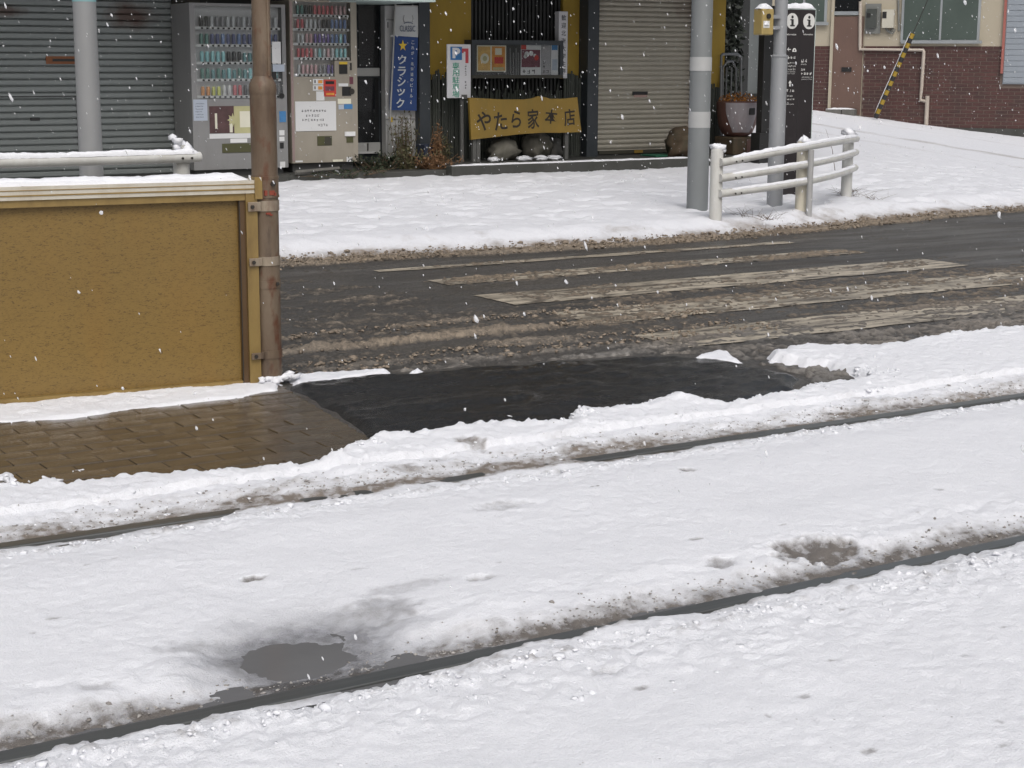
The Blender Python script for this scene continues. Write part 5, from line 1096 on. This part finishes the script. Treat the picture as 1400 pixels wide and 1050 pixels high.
for j in range(26):
    zc = zbt-BH*(j+.5); u = ub0+(BL/2 if j % 2 else 0)
    while u < ub1:
        u += BL
        lo_, hi_ = u-BL/2, u+BL/2; cut = False
        if lo_ < du0-.03 < hi_: hi_ = du0-.03; cut = True
        elif lo_ < du1+.03 < hi_: lo_ = du1+.03; cut = True
        elif lo_ >= du0-.03 and hi_ <= du1+.03: continue
        if zc+BH/2 > zsh-.02:
            if lo_ >= us-.05: continue
            if hi_ > us-.05: hi_ = us-.05; cut = True
        if cut:
            if hi_-lo_ > .03: cuts.append((lo_+.003, hi_-.003, zc))
            continue
        gz_ = tz(bw(u, 0, 0).x, bw(u, 0, 0).y)
        if zc < gz_-.1: continue
        seen = -2.9 < u < 1.9
        spots.append((not seen, -u, u, zc))
spots.sort(); mb = MB()
for k, (ns, _, u, zc) in enumerate(spots):
    if k < 300 and not ns:
        p = bw(u, .0, zc); o = link("brick", bme, bm2 if u > du1 else bm_, p); o.rotation_euler = (0, 0, BROT)
    else:
        mb._add([bw(u+a*(BL/2-.007), w, zc+b*(BH/2-.0075)) for b in (-1, 1) for w in (-.002, .0075) for a in (-1, 1)], [(0, 2, 3, 1), (4, 5, 7, 6), (0, 1, 5, 4), (2, 6, 7, 3), (0, 4, 6, 2), (1, 3, 7, 5)])
for (a_, b_, zc) in cuts: mb._add([bw(u, w, zc+b*(BH/2-.0075)) for b in (-1, 1) for w in (-.002, .0075) for u in (a_, b_)], [(0, 2, 3, 1), (4, 5, 7, 6), (0, 1, 5, 4), (2, 6, 7, 3), (0, 4, 6, 2), (1, 3, 7, 5)])
tag(mb.build("brick_field", "house_brick", hs), kind="stuff")
# dark splashed foot of the wall
bbox(du1+.03, ub1, .009, .03, -1, B(1390, 176)[1]).build("plinth", "concrete_dark", hs)
# door with transom
dr = bbox(du0, du1, -.011, .03, dz0-.05, dz1-.05).build("door", "door_brown", hs)
brect(1150.5, 92, 1164, 98, .0301, .05, "tag_black", "letter_slot", dr); brect(1139, 15.5, 1177, 20.5, .02, .05, "alu_frame", "lintel", hs); brect(1140, -14, 1177, 15, -.005, .02, "dark_glass", "transom_pane", hs); brect(1134.5, -14, 1138.5, 152, -.0, .06, "house_cream", "door_jamb", hs)
# windows
def window(x0, y0, x1, y1, nm="window"):
    w_ = brect(x0, y0, x1, y1, .0, .05, "alu_frame", nm, hs); m_ = (x0+x1)/2
    brect(x0+3.5, y0+3, m_-1.5, y1-3.5, .0505, .056, "house_glass", "pane", w_); brect(m_+1.5, y0+3, x1-3.5, y1-3.5, .0505, .053, "house_glass", "pane", w_); brect(m_-1.4, y0+2.5, m_+1.4, y1-3, .0503, .062, "alu_frame", "mullion", w_); brect(x0-1.5, y1-2.5, x1+1.5, y1+1.5, .0504, .09, "alu_frame", "sill", w_)
window(1233, -34, 1341, 58); window(1068, -30, 1131, 33)
# gas meter and heater
o = brect(1183, 5, 1204, 46, .001, .05, "meter_grey", "meter_cabinet", hs); brect(1184.5, 12, 1198, 38, .0505, .12, "meter_dark", "meter", o); brect(1185, 18, 1190, 24, .1205, .125, "tag_black", "dial", o)
o = brect(1206, 13, 1222, 38, .001, .14, "heater_cream", "water_heater", hs); brect(1206.5, 16, 1212, 25, .1405, .145, "tag_black", "sticker", o)
for k in range(3):
    pts = []
    for q in range(9): u, z = B(1210+k*2+q*1.3, 38+6*math.sin(PI*q/8)+k, .05); pts.append(bw(u, .05, z))
    MB().tube(pts, .012, 6).build("flexible_pipe", "meter_grey", hs, True)
u, z = B(1228, 5, .03); MB().tube([bw(B(1228, -20, .03)[0], .03, B(1228, -20, .03)[1]), bw(B(1229, 42, .03)[0], .03, B(1229, 42, .03)[1])], .02, 8).build("cable_duct", "meter_grey", hs, True)
# drain pipe
route = [(1176.5, 2), (1175.8, 62), (1175.8, 67.5), (1262, 68.5), (1263, 71), (1260, 120), (1258.5, 137), (1266, 138.5)]
pts = [bw(B(x, y, .06)[0], .06, B(x, y, .06)[1]) for x, y in route]; dp = MB().tube(pts, .034, 10).build("drain_pipe", "pipe_cream", hs, True)
MB().tube([bw(B(1268, 131, .06)[0], .06, B(1268, 131, .06)[1]), bw(B(1266, 175, .06)[0], .06, B(1266, 175, .06)[1])], .042, 10).build("down_pipe", "pipe_cream", hs, True)
# blue grey shutter at the right end, slats as pieces
u0_, u1_ = us, us+2.6; sw = bbox(u0_, u1_, -.011, .04, zsh, 3.6).build("shutter", "shutter_blue", hs); pit = .105
slm = MB().box(0, u1_-u0_-.02, -.012, .0, .004, pit-.004, .003).mesh("slat", "shutter_blue")
for k in range(int((3.5-zsh)/pit)): o = link("slat", slm, sw, bw(u0_+.01, .0405, zsh+.02+k*pit)); o.rotation_euler = (0, 0, BROT)
bbox(u0_-.05, u0_-.001, -.011, .07, zsh+.2, 3.6).build("shutter_guide", paint("guide_red", (.30, .10, .08), .6), hs)
# doorstep blocks
for k, (x0, x1) in enumerate(((1128.5, 1150), (1151, 1168))):
    o = brect(x0, 149.5, x1, 158, .04, .35, "concrete", "doorstep", hs)
    ua, ub_ = B(x0, 150, .2)[0], B(x1, 150, .2)[0]
zc = B(1148, 149.5, .35)[1]; ua, ub_ = B(1128.5, 150, .3)[0], B(1168, 150, .3)[0]
snowcap("snow_cap", [bw(ua, .2, zc-.003), bw(ub_, .2, zc-.003)], .28, .03, "snow on the doorstep blocks of the brick house", step=.05)

# striped guard of a guy wire
ga, gb_ = B(1197, 158, .7), B(1248, 46, .7); A_, Z_ = bw(ga[0], .7, ga[1]-.05), bw(gb_[0], .7, gb_[1])
gw = thing("guy_wire_guard", A_, "leaning yellow and black striped guy wire guard before the brick wall", "guy wire")
ns = 18
for k in range(ns): MB().tube([A_.lerp(Z_, k/ns), A_.lerp(Z_, (k+1)/ns)], .042, 10).build("stripe", "guard_yellow" if k % 2 else "guard_black", gw, True)
e_ = (Z_-A_).normalized(); MB().tube([Z_, Z_+e_*6], .008, 5).build("wire", "bolt", gw)
vs_ = [A_.lerp(Z_, q/30)+Vector((-.012, 0, .034))+BU*-.03 for q in range(1, 31)]
snowcap("snow_cap", vs_, .075, .035, "strip of snow clinging along the striped guy wire guard", step=.06)

# grey rendered house wall and dark evergreen hedge in the gap beside the restaurant
u0_, z0_ = B(1022, 128, -1.0); u1_, _ = B(1049, 128, -1.0)
gh = thing("grey_house", bw(u0_, -2, 0), "plain grey rendered house corner far behind the black post", "house")
bbox(B(1022, 60, -1.2)[0], B(1066, 60, -1.2)[0], -6, -1.2, -.5, 5.0).build("wall", paint("grey_render", (.19, .205, .205), .8, 0, .08), gh); bbox(B(1020, 60, -1.1)[0], B(1068, 60, -1.1)[0], -6.1, -1.15, -.5, z0_).build("plinth", "concrete_dark", gh)
hx0, hx1 = FY(972, 60, 18.5).x, FY(1019, 60, 18.6).x
hd = thing("evergreen_hedge", ((hx0+hx1)/2, 19.2, .3), "dark evergreen hedge in the gap beside the mustard wall", "hedge")
vs, fs = [], []
for k in range(9000):
    c = Vector((rr.uniform(hx0, hx1), 18.6+abs(rr.gauss(0, .5)), rr.uniform(.25, 3.2))); s_ = rr.uniform(.03, .08); d1 = Vector((rr.gauss(0, 1), rr.gauss(0, 1), rr.gauss(0, 1))).normalized()*s_; d2 = Vector((rr.gauss(0, 1), rr.gauss(0, 1), rr.gauss(0, 1))).normalized()*s_*.5; o_ = len(vs)
    vs += [c-d1, c+d2, c+d1, c-d2]; fs.append((o_, o_+1, o_+2, o_+3))
tag(MB()._add(vs, fs).build("leaves", paint("hedge_leaf", (.014, .019, .013), .7, 0, .4), hd), kind="stuff")
mb = MB()
for k in range(9): x = hx0+(hx1-hx0)*(k+.5)/9; mb = MB(); mb.tube([(x, 19.3, .1), (x+rr.gauss(0, .05), 19.3, 3.0)], [.04, .02], 8).build("trunk", "stump", hd)
MB().box(hx0-.6, FY(1024, 60, 20.3).x, 20.3, 20.5, 0, 3.4).build("back_fence", "dark_timber", hd)

# ------------------------------------------------------------------ falling snow
vs, fs, o_ = [], [], 0
fall = np.array([.35, -.1, -1.0]); fall /= np.linalg.norm(fall)
t1 = np.cross(fall, [0, 1, 0]); t1 /= np.linalg.norm(t1); t2 = np.cross(fall, t1)
for k in range(10500):
    y = rr.uniform(1.6, 15.0); x = rr.uniform(-2, 17); z = rr.uniform(.15, 3.2); r_ = min(.005, rr.lognormvariate(math.log(.0021), .42)); el = rr.uniform(1.1, 3.0)
    if math.hypot(x, y) < 2.6: continue
    d = np.clip(1+.25*RNG.standard_normal((len(IV), 1)), .6, 1.4); p = IV*d*r_; p = p[:, :1]*t1+p[:, 1:2]*t2+p[:, 2:3]*fall*el
    vs.append(p+np.array([x, y, z])); fs.append(IF+o_); o_ += len(IV)
me = bpy.data.meshes.new("falling_snow"); me.from_pydata(np.concatenate(vs).tolist(), [], np.concatenate(fs).tolist()); me.update(); me.polygons.foreach_set("use_smooth", [True]*len(me.polygons))
tf = NT("snowflake"); tf.set(Base_Color=(.85, .86, .88), Roughness=.8, Alpha=.55); me.materials.append(tf.m)
tag(link("falling_snow", me), "white snowflakes drifting down through the air over the whole street", "snow", kind="stuff")
